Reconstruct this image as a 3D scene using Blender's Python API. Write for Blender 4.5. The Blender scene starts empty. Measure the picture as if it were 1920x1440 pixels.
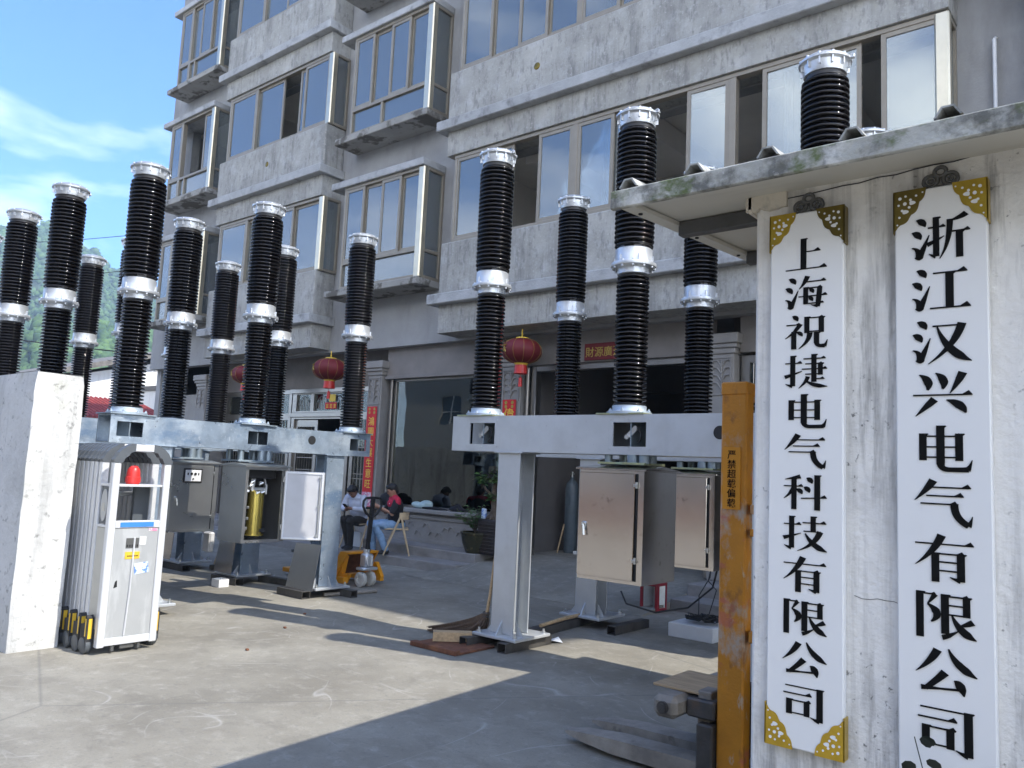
import bpy, bmesh, math, random
from mathutils import Vector, Matrix
random.seed(7)
PI = math.pi
S = bpy.context.scene
COL = S.collection

# ------------------------------------------------------------------ camera
def look(a=50.2, pitch=6.25, roll=2.62):
    a, p, r = map(math.radians, (a, pitch, roll))
    f = Vector((-math.cos(a), math.sin(a), 0))      # heading in the facade frame
    rt = Vector((f.y, -f.x, 0))
    F = f * math.cos(p) + Vector((0, 0, math.sin(p)))
    U = rt.cross(F)
    R2 = rt * math.cos(r) + U * math.sin(r)
    U2 = -rt * math.sin(r) + U * math.cos(r)
    return Matrix((R2, U2, -F)).transposed()
cam_d = bpy.data.cameras.new('camera')
cam = bpy.data.objects.new('camera', cam_d)
COL.objects.link(cam)
cam.matrix_world = Matrix.Translation((0, 0, 1.65)) @ look().to_4x4()
cam_d.sensor_width = 36
cam_d.lens = 36 * 1500 / 1920
cam_d.clip_start = .05
cam_d.clip_end = 5000
S.camera = cam

# ------------------------------------------------------------------ light
SUN = Vector((.84, .20, 1)).normalized()
elev = math.asin(SUN.z)
world = bpy.data.worlds.new('World')
S.world = world
world.use_nodes = True
wn, wl = world.node_tree.nodes, world.node_tree.links
bg = wn['Background']
sky = wn.new('ShaderNodeTexSky')
sky.sky_type = 'NISHITA'
sky.sun_disc = False
sky.sun_elevation = elev
sky.sun_rotation = math.atan2(SUN.x, SUN.y)
sky.air_density = .75
sky.dust_density = .15
sky.ozone_density = 4.5
tc = wn.new('ShaderNodeTexCoord')
mp = wn.new('ShaderNodeMapping')
mp.inputs['Scale'].default_value = (1.3, 1.3, 3.6)
mp.inputs['Location'].default_value = (1.35, .7, .6)
nz = wn.new('ShaderNodeTexNoise')
nz.inputs['Scale'].default_value = 2.1
nz.inputs['Detail'].default_value = 6
nz.inputs['Roughness'].default_value = .5
nz.inputs['Distortion'].default_value = .35
sep = wn.new('ShaderNodeSeparateXYZ')
low = wn.new('ShaderNodeMapRange')
low.inputs[1].default_value = .62
low.inputs[2].default_value = .12
low.inputs[3].default_value = -.22
low.inputs[4].default_value = .10
add = wn.new('ShaderNodeMath')
rmp = wn.new('ShaderNodeValToRGB')
rmp.color_ramp.elements[0].position = .47
rmp.color_ramp.elements[0].color = (0, 0, 0, 1)
rmp.color_ramp.elements[1].position = 1.0
rmp.color_ramp.elements[1].color = (.85, .85, .85, 1)
mix = wn.new('ShaderNodeMixRGB')
mix.inputs[2].default_value = (15.0, 14.4, 13.0, 1)
wl.new(tc.outputs['Generated'], mp.inputs[0])
wl.new(mp.outputs[0], nz.inputs[0])
wl.new(tc.outputs['Generated'], sep.inputs[0])
wl.new(sep.outputs['Z'], low.inputs[0])
wl.new(nz.outputs[0], add.inputs[0])
wl.new(low.outputs[0], add.inputs[1])
dot = wn.new('ShaderNodeVectorMath')
dot.operation = 'DOT_PRODUCT'
dot.inputs[1].default_value = (-.80, .55, .2)
bia = wn.new('ShaderNodeMapRange')  # thickens unseen clouds behind the camera, added to whiten the ambient light
bia.inputs[1].default_value = .62
bia.inputs[2].default_value = -.55
bia.inputs[3].default_value = 0
bia.inputs[4].default_value = .32
ad2 = wn.new('ShaderNodeMath')
wl.new(tc.outputs['Generated'], dot.inputs[0])
wl.new(dot.outputs['Value'], bia.inputs[0])
wl.new(add.outputs[0], ad2.inputs[0])
wl.new(bia.outputs[0], ad2.inputs[1])
wl.new(ad2.outputs[0], rmp.inputs[0])
wl.new(rmp.outputs[0], mix.inputs[0])
tint = wn.new('ShaderNodeMixRGB')
tint.blend_type = 'MULTIPLY'
tint.inputs[0].default_value = 1
tint.inputs[2].default_value = (.46, .72, .98, 1)
wl.new(sky.outputs[0], tint.inputs[1])
wl.new(tint.outputs[0], mix.inputs[1])
wl.new(mix.outputs[0], bg.inputs['Color'])
bg.inputs['Strength'].default_value = .15
sd = bpy.data.lights.new('sun', 'SUN')
sd.energy = 2.3
sd.angle = math.radians(.5)
sd.color = (1, .95, .86)
so = bpy.data.objects.new('sun', sd)
COL.objects.link(so)
so.rotation_euler = SUN.to_track_quat('Z', 'Y').to_euler()
so.location = (0, 0, 30)
S.view_settings.view_transform = 'Standard'
S.view_settings.look = 'None'
S.view_settings.exposure = 1.68
S.view_settings.gamma = 1
S.render.engine = 'CYCLES'
S.cycles.max_bounces = 8
S.cycles.transparent_max_bounces = 16
S.cycles.caustics_reflective = False
S.cycles.caustics_refractive = False
S.cycles.sample_clamp_indirect = 4
try:
    S.cycles.use_denoising = True
except Exception:
    pass

# ------------------------------------------------------------------ materials
def _nodes(name):
    m = bpy.data.materials.new(name)
    m.use_nodes = True
    return m, m.node_tree.nodes, m.node_tree.links, m.node_tree.nodes['Principled BSDF']

def mat(name, col, rough=.6, metal=0, var=.12, scale=6, bump=.0, bscale=60, spec=.5, col2=None, contrast=(.35, .65),
        stretch=(1, 1, 1), coat=0, detail=6, rvar=.0, layers=(), space='Object'):
    """Principled surface with procedural mottling; layers = extra (colour, scale, lo, hi, stretch, amount) stains."""
    m, n, l, b = _nodes(name)
    tc = n.new('ShaderNodeTexCoord')
    mp = n.new('ShaderNodeMapping')
    mp.inputs['Scale'].default_value = stretch
    l.new(tc.outputs[space], mp.inputs[0])
    nz = n.new('ShaderNodeTexNoise')
    nz.inputs['Scale'].default_value = scale
    nz.inputs['Detail'].default_value = detail
    nz.inputs['Roughness'].default_value = .62
    l.new(mp.outputs[0], nz.inputs[0])
    r = n.new('ShaderNodeValToRGB')
    r.color_ramp.elements[0].position = contrast[0]
    r.color_ramp.elements[1].position = contrast[1]
    c2 = col2 if col2 else tuple(min(1, c * (1 + var)) for c in col)
    c1 = col if col2 else tuple(c * (1 - var) for c in col)
    r.color_ramp.elements[0].color = (*c1, 1)
    r.color_ramp.elements[1].color = (*c2, 1)
    l.new(nz.outputs[0], r.inputs[0])
    out = r.outputs[0]
    for ly in layers:
        c, sc, lo, hi, st, am = ly[:6]
        mp2 = n.new('ShaderNodeMapping')
        mp2.inputs['Scale'].default_value = st
        mp2.inputs['Location'].default_value = (random.random() * 9, random.random() * 9, random.random() * 9)
        l.new(tc.outputs[space], mp2.inputs[0])
        q = n.new('ShaderNodeTexNoise')
        q.inputs['Scale'].default_value = sc
        q.inputs['Detail'].default_value = 8
        q.inputs['Roughness'].default_value = .65
        l.new(mp2.outputs[0], q.inputs[0])
        rr = n.new('ShaderNodeMapRange')
        rr.inputs[1].default_value = lo
        rr.inputs[2].default_value = hi
        rr.inputs[3].default_value = 0
        rr.inputs[4].default_value = am
        l.new(q.outputs[0], rr.inputs[0])
        fac = rr.outputs[0]
        if len(ly) > 6:                                                 # patchy: broken up by a broad noise
            q2 = n.new('ShaderNodeTexNoise')
            q2.inputs['Scale'].default_value = ly[6]
            q2.inputs['Detail'].default_value = 4
            l.new(tc.outputs[space], q2.inputs[0])
            r2 = n.new('ShaderNodeMapRange')
            r2.inputs[1].default_value = .44
            r2.inputs[2].default_value = .58
            l.new(q2.outputs[0], r2.inputs[0])
            mu = n.new('ShaderNodeMath')
            mu.operation = 'MULTIPLY'
            l.new(fac, mu.inputs[0])
            l.new(r2.outputs[0], mu.inputs[1])
            fac = mu.outputs[0]
        mx = n.new('ShaderNodeMixRGB')
        mx.inputs[2].default_value = (*c, 1)
        l.new(fac, mx.inputs[0])
        l.new(out, mx.inputs[1])
        out = mx.outputs[0]
    l.new(out, b.inputs['Base Color'])
    b.inputs['Roughness'].default_value = rough
    b.inputs['Metallic'].default_value = metal
    b.inputs['Specular IOR Level'].default_value = spec
    if coat:
        b.inputs['Coat Weight'].default_value = coat
        b.inputs['Coat Roughness'].default_value = .08
    if rvar:
        rr = n.new('ShaderNodeMapRange')
        rr.inputs[1].default_value = .3
        rr.inputs[2].default_value = .7
        rr.inputs[3].default_value = max(.02, rough - rvar)
        rr.inputs[4].default_value = rough + rvar
        l.new(nz.outputs[0], rr.inputs[0])
        l.new(rr.outputs[0], b.inputs['Roughness'])
    if bump:
        bn = n.new('ShaderNodeTexNoise')
        bn.inputs['Scale'].default_value = bscale
        bn.inputs['Detail'].default_value = 8
        l.new(mp.outputs[0], bn.inputs[0])
        bp = n.new('ShaderNodeBump')
        bp.inputs['Strength'].default_value = bump
        bp.inputs['Distance'].default_value = .02
        l.new(bn.outputs[0], bp.inputs['Height'])
        l.new(bp.outputs[0], b.inputs['Normal'])
    return m

def glass_mat(name, tint=(.72, .77, .79), refl=.45, rough=.015, gcol=(.86, .93, 1), dust=0):
    m, n, l, b = _nodes(name)
    n.remove(b)
    o = n['Material Output']
    t = n.new('ShaderNodeBsdfTransparent')
    t.inputs[0].default_value = (*tint, 1)
    g = n.new('ShaderNodeBsdfGlossy')
    g.inputs['Roughness'].default_value = rough
    g.inputs['Color'].default_value = (*gcol, 1)
    fr = n.new('ShaderNodeLayerWeight')
    fr.inputs[0].default_value = .35
    mr = n.new('ShaderNodeMapRange')
    mr.inputs[3].default_value = refl
    mr.inputs[4].default_value = 1
    l.new(fr.outputs['Fresnel'], mr.inputs[0])
    tc = n.new('ShaderNodeTexCoord')
    nz = n.new('ShaderNodeTexNoise')
    nz.inputs['Scale'].default_value = 1.3
    l.new(tc.outputs['Object'], nz.inputs[0])
    bp = n.new('ShaderNodeBump')
    bp.inputs['Strength'].default_value = .05
    bp.inputs['Distance'].default_value = .05
    l.new(nz.outputs[0], bp.inputs['Height'])
    l.new(bp.outputs[0], g.inputs['Normal'])
    mx = n.new('ShaderNodeMixShader')
    l.new(mr.outputs[0], mx.inputs[0])
    l.new(t.outputs[0], mx.inputs[1])
    l.new(g.outputs[0], mx.inputs[2])
    if dust:
        df = n.new('ShaderNodeBsdfDiffuse')
        df.inputs['Color'].default_value = (.62, .66, .68, 1)
        m2 = n.new('ShaderNodeMixShader')
        m2.inputs[0].default_value = dust
        l.new(mx.outputs[0], m2.inputs[1])
        l.new(df.outputs[0], m2.inputs[2])
        mx = m2
    l.new(mx.outputs[0], o.inputs[0])
    return m

def ground_mat():
    m, n, l, b = _nodes('yard_concrete')
    tc = n.new('ShaderNodeTexCoord')
    def noise(sc, det=8, ro=.6, dist=0, st=(1, 1, 1)):
        mp = n.new('ShaderNodeMapping')
        mp.inputs['Scale'].default_value = st
        mp.inputs['Location'].default_value = (random.random() * 20, random.random() * 20, 0)
        l.new(tc.outputs['Object'], mp.inputs[0])
        q = n.new('ShaderNodeTexNoise')
        q.inputs['Scale'].default_value = sc
        q.inputs['Detail'].default_value = det
        q.inputs['Roughness'].default_value = ro
        q.inputs['Distortion'].default_value = dist
        l.new(mp.outputs[0], q.inputs[0])
        return q.outputs[0]
    def rng(x, a, b_, c=0, d=1):
        q = n.new('ShaderNodeMapRange')
        for i, v in enumerate((a, b_, c, d)):
            q.inputs[i + 1].default_value = v
        l.new(x, q.inputs[0])
        return q.outputs[0]
    def mixc(f, a, c):
        q = n.new('ShaderNodeMixRGB')
        l.new(f, q.inputs[0])
        if isinstance(a, tuple):
            q.inputs[1].default_value = (*a, 1)
        else:
            l.new(a, q.inputs[1])
        q.inputs[2].default_value = (*c, 1)
        return q.outputs[0]
    c = mixc(rng(noise(1.1), .35, .68), (.205, .188, .152), (.315, .295, .245))
    c = mixc(rng(noise(.45, 6), .47, .68, 0, .42), c, (.125, .118, .10))
    c = mixc(rng(noise(7, 8, .7), .52, .72, 0, .6), c, (.40, .378, .33))
    c = mixc(rng(noise(22, 6, .7), .56, .70, 0, .55), c, (.13, .128, .12))
    c = mixc(rng(noise(70, 4, .8), .50, .70, 0, .45), c, (.15, .145, .13))
    c = mixc(rng(noise(3.2, 8, .75, .4), .52, .64, 0, .5), c, (.17, .158, .133))
    # scrapes left by dragged steel: thin bands of a distorted noise
    for sc, st, am, w in ((.55, (1, .6, 1), .45, .005), (.9, (.5, 1.4, 1), .35, .004), (.33, (1.5, .8, 1), .45, .003)):
        q = noise(sc, 2, .4, 1.6, st)
        a = n.new('ShaderNodeMath')
        a.operation = 'SUBTRACT'
        a.inputs[1].default_value = .5
        l.new(q, a.inputs[0])
        ab = n.new('ShaderNodeMath')
        ab.operation = 'ABSOLUTE'
        l.new(a.outputs[0], ab.inputs[0])
        f = rng(ab.outputs[0], w, 0, 0, am)
        br = rng(noise(1.6, 3, .5), .50, .62)
        mu = n.new('ShaderNodeMath')
        mu.operation = 'MULTIPLY'
        l.new(f, mu.inputs[0])
        l.new(br, mu.inputs[1])
        c = mixc(mu.outputs[0], c, (.50, .49, .46))
    vo = n.new('ShaderNodeTexVoronoi')
    vo.feature = 'DISTANCE_TO_EDGE'
    vo.inputs['Scale'].default_value = .23
    l.new(tc.outputs['Object'], vo.inputs['Vector'])
    ck = rng(vo.outputs['Distance'], .004, 0, 0, .5)
    c = mixc(ck, c, (.12, .118, .11))
    l.new(c, b.inputs['Base Color'])
    b.inputs['Roughness'].default_value = .82
    bp = n.new('ShaderNodeBump')
    bp.inputs['Strength'].default_value = .35
    bp.inputs['Distance'].default_value = .012
    l.new(noise(55, 8, .7), bp.inputs['Height'])
    l.new(bp.outputs[0], b.inputs['Normal'])
    return m

M = {}
ST = (1, 1, .12)
M['ground'] = ground_mat()
M['plaster'] = mat('grey_cement_render', (.37, .363, .335), .9, var=.22, scale=1.6, bump=.35, bscale=22, contrast=(.3, .7),
                   layers=(((.50, .505, .505), 3.2, .52, .7, (1, 1, 1), .65), ((.13, .13, .125), 1.6, .47, .68, (3.2, 3.2, .2), .42, .5), ((.09, .088, .08), 3.0, .52, .66, (4, 4, .14), .35, .9), ((.16, .16, .155), 9, .52, .66, (1.6, 1, .6), .6), ((.60, .60, .58), 24, .58, .70, (1, 1, 1), .5),
                           ((.10, .098, .09), 14, .62, .75, (1, 1, 1), .35)))
M['ledge'] = mat('weathered_ledge_cement', (.40, .405, .405), .9, var=.15, scale=2.2, bump=.4, bscale=30,
                 layers=(((.10, .098, .092), 3.5, .53, .7, (1, 1, .8), .65), ((.42, .42, .41), 7, .58, .72, (1, 1, 1), .5)))
M['soffit'] = mat('stained_soffit_cement', (.32, .31, .285), .9, var=.15, scale=1.5, bump=.3,
                  layers=(((.085, .075, .06), 2.4, .50, .56, (1, 1, 1), .85),))
M['render2'] = mat('smooth_grey_render', (.33, .33, .328), .9, var=.12, scale=1.1, bump=.2, bscale=30,
                   layers=(((.18, .175, .17), 1.3, .5, .75, (1.5, 1.5, .4), .6),))
M['granite'] = mat('pale_granite', (.30, .285, .265), .6, var=.1, scale=3, bump=.15, bscale=60,
                   layers=(((.20, .19, .18), 120, .5, .65, (1, 1, 1), .5), ((.20, .185, .17), 1.2, .5, .75, (1, 1, .5), .5)))
M['lintel'] = mat('brown_grey_stone', (.225, .205, .19), .65, var=.12, scale=2, bump=.12,
                  layers=(((.15, .135, .125), 90, .5, .66, (1, 1, 1), .45),))
M['step'] = mat('worn_granite_steps', (.27, .255, .24), .75, var=.14, scale=2.5, bump=.2,
                layers=(((.15, .142, .13), 1.8, .5, .7, (1, 1, 2), .6), ((.40, .39, .37), 5, .62, .75, (1, 1, 1), .5)))
M['frame'] = mat('champagne_aluminium', (.29, .255, .20), .45, .3, var=.06)
M['post'] = mat('bright_champagne_post', (.62, .56, .42), .3, .8, var=.05)
M['steelframe'] = mat('brushed_steel_frame', (.33, .31, .285), .3, .9, var=.06)
M['glass'] = glass_mat('window_glass', (.74, .79, .80), .17, .02, (.80, .85, .85), .12)
M['shopglass'] = glass_mat('shop_glass', (.66, .72, .70), .07, .01, (.8, .86, .84))
M['room'] = mat('room_plaster', (.84, .80, .74), .9, var=.06, scale=1)
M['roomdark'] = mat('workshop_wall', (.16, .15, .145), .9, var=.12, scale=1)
M['curtain'] = mat('pale_curtain', (.55, .60, .62), .9, var=.1, scale=3, stretch=(6, 6, .2))
M['galv'] = mat('galvanised_steel', (.54, .565, .585), .40, .45, var=.04, scale=5, bump=.05, bscale=35, rvar=.06, contrast=(.4, .6),
                layers=(((.64, .665, .68), 1.3, .5, .75, (1, 1, 1), .5), ((.34, .36, .38), 34, .66, .72, (1, 1, 1), .5), ((.44, .47, .50), 2.2, .56, .75, (3, 1, .3), .45)))
M['galvblue'] = mat('sky_tinted_galvanised_steel', (.36, .44, .53), .33, .6, var=.06, scale=7, bump=.18, bscale=20, rvar=.08, contrast=(.4, .6),  # bluish sky reflection put into the colour, along with spangle
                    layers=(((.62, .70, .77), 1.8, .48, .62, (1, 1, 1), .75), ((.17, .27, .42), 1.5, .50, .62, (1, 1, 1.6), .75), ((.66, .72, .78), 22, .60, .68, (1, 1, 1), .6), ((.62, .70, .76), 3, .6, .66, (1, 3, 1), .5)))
M['galvdark'] = mat('darker_grey_steel', (.30, .36, .40), .5, .7, var=.12, scale=6, bump=.1)  # darker blue-grey steel for stiffeners, pipes and plates
M['porcelain'] = mat('dark_brown_porcelain', (.0045, .0028, .0024), .075, 0, var=.1, scale=2, spec=.5)
M['collar'] = mat('black_collar', (.02, .018, .017), .4)
M['alu'] = mat('cast_aluminium', (.62, .64, .66), .36, .65, var=.05, scale=5, bump=.05, rvar=.06)
M['flange'] = mat('primed_flange', (.46, .53, .60), .45, .5, var=.08)
M['bolt'] = mat('zinc_bolt', (.6, .61, .6), .3, .95)
M['zincyellow'] = mat('yellow_passivated_zinc', (.50, .52, .30), .35, .8, var=.2, scale=5, layers=(((.35, .50, .40), 4, .5, .65, (1, 1, 1), .6),))
M['stainless'] = mat('brushed_stainless', (.62, .575, .53), .15, 1, var=.03, scale=1.2, rvar=.03,
                     layers=(((.22, .19, .15), 16, .60, .68, (1, 1, 1), .6, 2.5), ((.50, .46, .42), 5, .5, .7, (1, 1, 1), .4)))
M['stainless2'] = mat('dull_stainless', (.55, .55, .54), .30, .9, var=.06, scale=2, bump=.03, rvar=.05,
                      layers=(((.55, .55, .54), 9, .64, .74, (1, 1, 1), .5),))
M['black'] = mat('matte_black', (.012, .012, .013), .6)
M['rubber'] = mat('black_rubber', (.025, .025, .026), .75, var=.2)
M['greypanel'] = mat('grey_liner', (.55, .55, .56), .5, var=.04)
M['gold'] = mat('gold_cylinder', (.62, .50, .13), .22, .9, var=.15, scale=3, layers=(((.30, .52, .16), 2.5, .5, .62, (1, 1, 1), .7),))
M['whitewall'] = mat('lime_washed_wall', (.80, .785, .745), .9, var=.04, scale=1.5, bump=.4, bscale=34,
                     layers=(((.62, .61, .59), 3, .46, .62, (1, 1, 1), .7), ((.28, .275, .265), 2.4, .48, .64, (5, 5, .16), .6, .9), ((.16, .155, .145), 6, .50, .66, (3, 3, .3), .65, 1.1), ((.10, .10, .09), 30, .60, .66, (1, 1, 1), .85, 2.2)))
M['whitepillar'] = mat('stained_white_pillar', (.64, .635, .61), .9, var=.08, scale=1.2, bump=.5, bscale=18,
                       layers=(((.17, .17, .165), 1.5, .48, .68, (2.6, 2.6, .2), .65), ((.24, .23, .10), 2.4, .54, .68, (1, 1, .8), .6, .7), ((.40, .40, .385), 1.1, .46, .66, (1, 1, 1), .6), ((.10, .10, .09), 14, .58, .68, (1, 1, 1), .6)))
M['peel'] = mat('peeling_cream_plaster', (.62, .575, .49), .9, var=.1, scale=4, bump=.6, bscale=14, layers=(((.30, .29, .27), 7, .6, .7, (1, 1, 1), .6),))
M['fascia'] = mat('mossy_canopy_edge', (.40, .40, .365), .9, var=.2, scale=6, bump=.5, bscale=25,
                  layers=(((.09, .09, .08), 9, .46, .62, (1, 1, 1), .85), ((.60, .60, .57), 7, .56, .64, (1, 1, 1), .85), ((.085, .115, .03), 4.2, .53, .62, (1, 1, 1.5), .9)))
M['panel'] = mat('cream_sandwich_panel', (.58, .56, .50), .5, var=.05, scale=.8, layers=(((.36, .33, .27), 1.6, .58, .75, (.3, 3, 1), .5),))
M['ribsheet'] = mat('weathered_roof_sheet', (.34, .34, .32), .6, var=.2, scale=20, layers=(((.06, .06, .055), 9, .52, .66, (1, 1, 1), .8),))
M['purlin'] = mat('grey_purlin', (.075, .075, .075), .6, var=.15)
M['signwhite'] = mat('white_sign_enamel', (.80, .80, .785), .28, 0, var=.015, scale=1.5, spec=.5, layers=(((.56, .58, .58), 5, .64, .8, (1, 1, .3), .4),))
M['signblack'] = mat('black_lettering', (.004, .004, .004), .7, spec=.15)
M['brass'] = mat('gilt_brass', (.55, .37, .045), .3, .75, var=.15, scale=8)
M['brassdark'] = mat('tarnished_brass', (.20, .145, .03), .35, .75, var=.2, scale=8)
M['iron'] = mat('dark_grey_iron', (.11, .11, .105), .55, .4)
M['gatewhite'] = mat('gate_white_aluminium', (.66, .67, .68), .4, .25, var=.05, scale=3, layers=(((.40, .40, .40), 5, .6, .75, (1, 1, .3), .5),))
M['gategrey'] = mat('gate_grey_panel', (.45, .46, .46), .45, .35, var=.05, scale=2, layers=(((.60, .61, .61), 1.3, .55, .62, (2, 2, .5), .6),))
M['gatebeige'] = mat('gate_beige_panel', (.50, .49, .44), .5, .1, var=.05)
M['gatecap'] = mat('slate_plastic_cap', (.085, .095, .105), .45, var=.08)
M['red'] = mat('red_plastic', (.62, .035, .03), .35)
M['redpaper'] = mat('red_paper', (.60, .014, .018), .6, var=.12, scale=6, layers=(((.75, .30, .03), 30, .66, .7, (1, 1, 1), .6),))
M['redcloth'] = mat('red_lantern_silk', (.14, .006, .010), .6, var=.2, scale=4)
M['goldpaint'] = mat('gold_paint', (.80, .55, .06), .45, .1, var=.1)
M['darkgold'] = mat('dull_gold_paint', (.42, .30, .05), .5, .1)
M['pink'] = mat('pink_print', (.70, .22, .35), .6, layers=(((.8, .75, .75), 25, .5, .56, (1, 1, 1), .9),), var=.2)
M['yellow'] = mat('worn_yellow_paint', (.56, .225, .012), .5, 0, var=.15, scale=4, bump=.15, contrast=(.3, .7),
                  layers=(((.42, .40, .36), 4.5, .52, .62, (1, 1, .6), .8), ((.26, .10, .02), 9, .56, .66, (1, 1, .5), .75), ((.50, .12, .10), 3.2, .60, .66, (1, 1, 1.5), .6), ((.50, .46, .38), 16, .60, .68, (1, 1, .4), .7)))
M['amber'] = mat('amber_yellow_paint', (.66, .27, .012), .38, 0, var=.06, layers=(((.30, .13, .03), 9, .66, .74, (1, 1, 1), .5),))
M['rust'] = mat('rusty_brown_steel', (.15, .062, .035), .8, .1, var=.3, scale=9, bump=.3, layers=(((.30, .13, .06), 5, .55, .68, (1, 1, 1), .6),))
M['darksteel'] = mat('dark_steel_tube', (.085, .080, .075), .6, .4, var=.25, scale=7, bump=.2, layers=(((.22, .13, .07), 5, .58, .7, (1, 1, 1), .5),))
M['forksteel'] = mat('worn_fork_steel', (.27, .245, .21), .7, .15, var=.25, scale=6, bump=.25, layers=(((.30, .28, .25), 4, .56, .68, (1, 1, 1), .6), ((.05, .045, .04), 7, .6, .7, (1, 1, 1), .6)))
M['wood'] = mat('raw_wood', (.46, .33, .19), .7, var=.2, scale=5, stretch=(1, 8, 8), bump=.15)
M['chairwood'] = mat('pale_ash_wood', (.55, .42, .26), .5, var=.1, scale=5)
M['bark'] = mat('bark', (.10, .075, .055), .9, var=.3, scale=20, bump=.5)
M['leaf'] = mat('leaf_green', (.04, .11, .022), .5, var=.4, scale=3, col2=(.10, .20, .05))
M['leafdark'] = mat('dark_leaf', (.016, .022, .016), .5, var=.3, scale=3)
M['glaze'] = mat('glazed_pot', (.035, .034, .018), .25, 0, var=.3, scale=4, layers=(((.22, .17, .06), 9, .6, .66, (1, 1, 1), .6),))
M['rattan'] = mat('dark_carved_wood', (.035, .025, .020), .5, var=.4, scale=20, bump=.6, bscale=40, stretch=(1, 1, 4))
M['straw'] = mat('broom_straw', (.12, .085, .062), .9, var=.3, scale=30, bump=.4, stretch=(6, 6, 1))
M['foam'] = mat('white_foam', (.78, .80, .82), .8, var=.03)
M['white'] = mat('white_plastic', (.75, .76, .77), .45, var=.03)
M['blue'] = mat('blue_print', (.05, .22, .62), .4, var=.06)
M['stickblue'] = mat('blue_white_sticker', (.62, .72, .85), .4, var=.05, layers=(((.08, .20, .55), 16, .5, .54, (1, 1, 1), .9),))
M['stickyellow'] = mat('yellow_sticker', (.72, .46, .04), .45, var=.05)
M['paper'] = mat('paper', (.72, .72, .70), .7, var=.04)
M['cylgrey'] = mat('grey_gas_bottle', (.10, .13, .15), .4, var=.12)
M['cable'] = mat('cable_black', (.02, .022, .024), .55)
M['bag'] = mat('pale_teal_plastic_bag', (.42, .55, .55), .35, var=.15, scale=6, bump=.5, bscale=9)
M['wheel'] = mat('ivory_nylon_wheel', (.50, .49, .45), .5, var=.1)
M['heater'] = mat('heater_reflector', (.60, .62, .63), .3, .8)
M['redpaint'] = mat('dark_red_paint', (.25, .02, .03), .35)
M['skin'] = mat('skin', (.42, .22, .14), .5, var=.06, scale=10)
M['skindark'] = mat('tanned_skin', (.24, .125, .08), .5, var=.08, scale=10)
M['hair'] = mat('black_hair', (.010, .009, .009), .5, var=.3, scale=40, bump=.4, bscale=90)
M['shirtblack'] = mat('black_cotton', (.014, .014, .018), .85, var=.2, scale=8)
M['shirtred'] = mat('crimson_cotton', (.55, .02, .055), .8, var=.08, scale=8)
M['shirtwhite'] = mat('pale_shirt', (.55, .58, .66), .8, var=.06, scale=6)
M['jeans'] = mat('light_denim', (.22, .35, .52), .85, var=.2, scale=12, layers=(((.42, .54, .68), 4, .55, .7, (1, 1, 1), .6),))
M['trousers'] = mat('dark_trousers', (.022, .020, .019), .85, var=.3, scale=12)
M['tile'] = mat('grey_roof_tile', (.16, .15, .135), .85, var=.25, scale=5, bump=.4)
M['redtile'] = mat('red_roof_tile', (.30, .055, .045), .7, var=.25, scale=6)
M['housewhite'] = mat('white_house_render', (.72, .72, .71), .9, var=.05, scale=.5, layers=(((.40, .39, .37), .9, .54, .7, (2, 2, .3), .6),))  # plain white render with grey streaks
M['hill'] = mat('hillside_soil', (.05, .075, .03), .95, var=.3, scale=.05)
M['rock'] = mat('cliff_rock', (.22, .20, .185), .95, var=.3, scale=.06, stretch=(1, 1, .3), layers=(((.06, .09, .035), .05, .5, .58, (1, 1, .5), .9),))
M['tree1'] = mat('forest_green', (.024, .062, .014), .8, var=.3, scale=.12, col2=(.085, .16, .035), contrast=(.4, .62))
M['pinkband'] = mat('pink_mirror_tone', (.34, .20, .15), .6, var=.15, scale=2)  # colour of the added band mirrored in the cabinet doors
M['opposite'] = mat('beige_render', (.42, .40, .36), .9, var=.06, scale=.6)
M['lead'] = mat('painted_dark_interior', (.03, .03, .032), .7)

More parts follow.
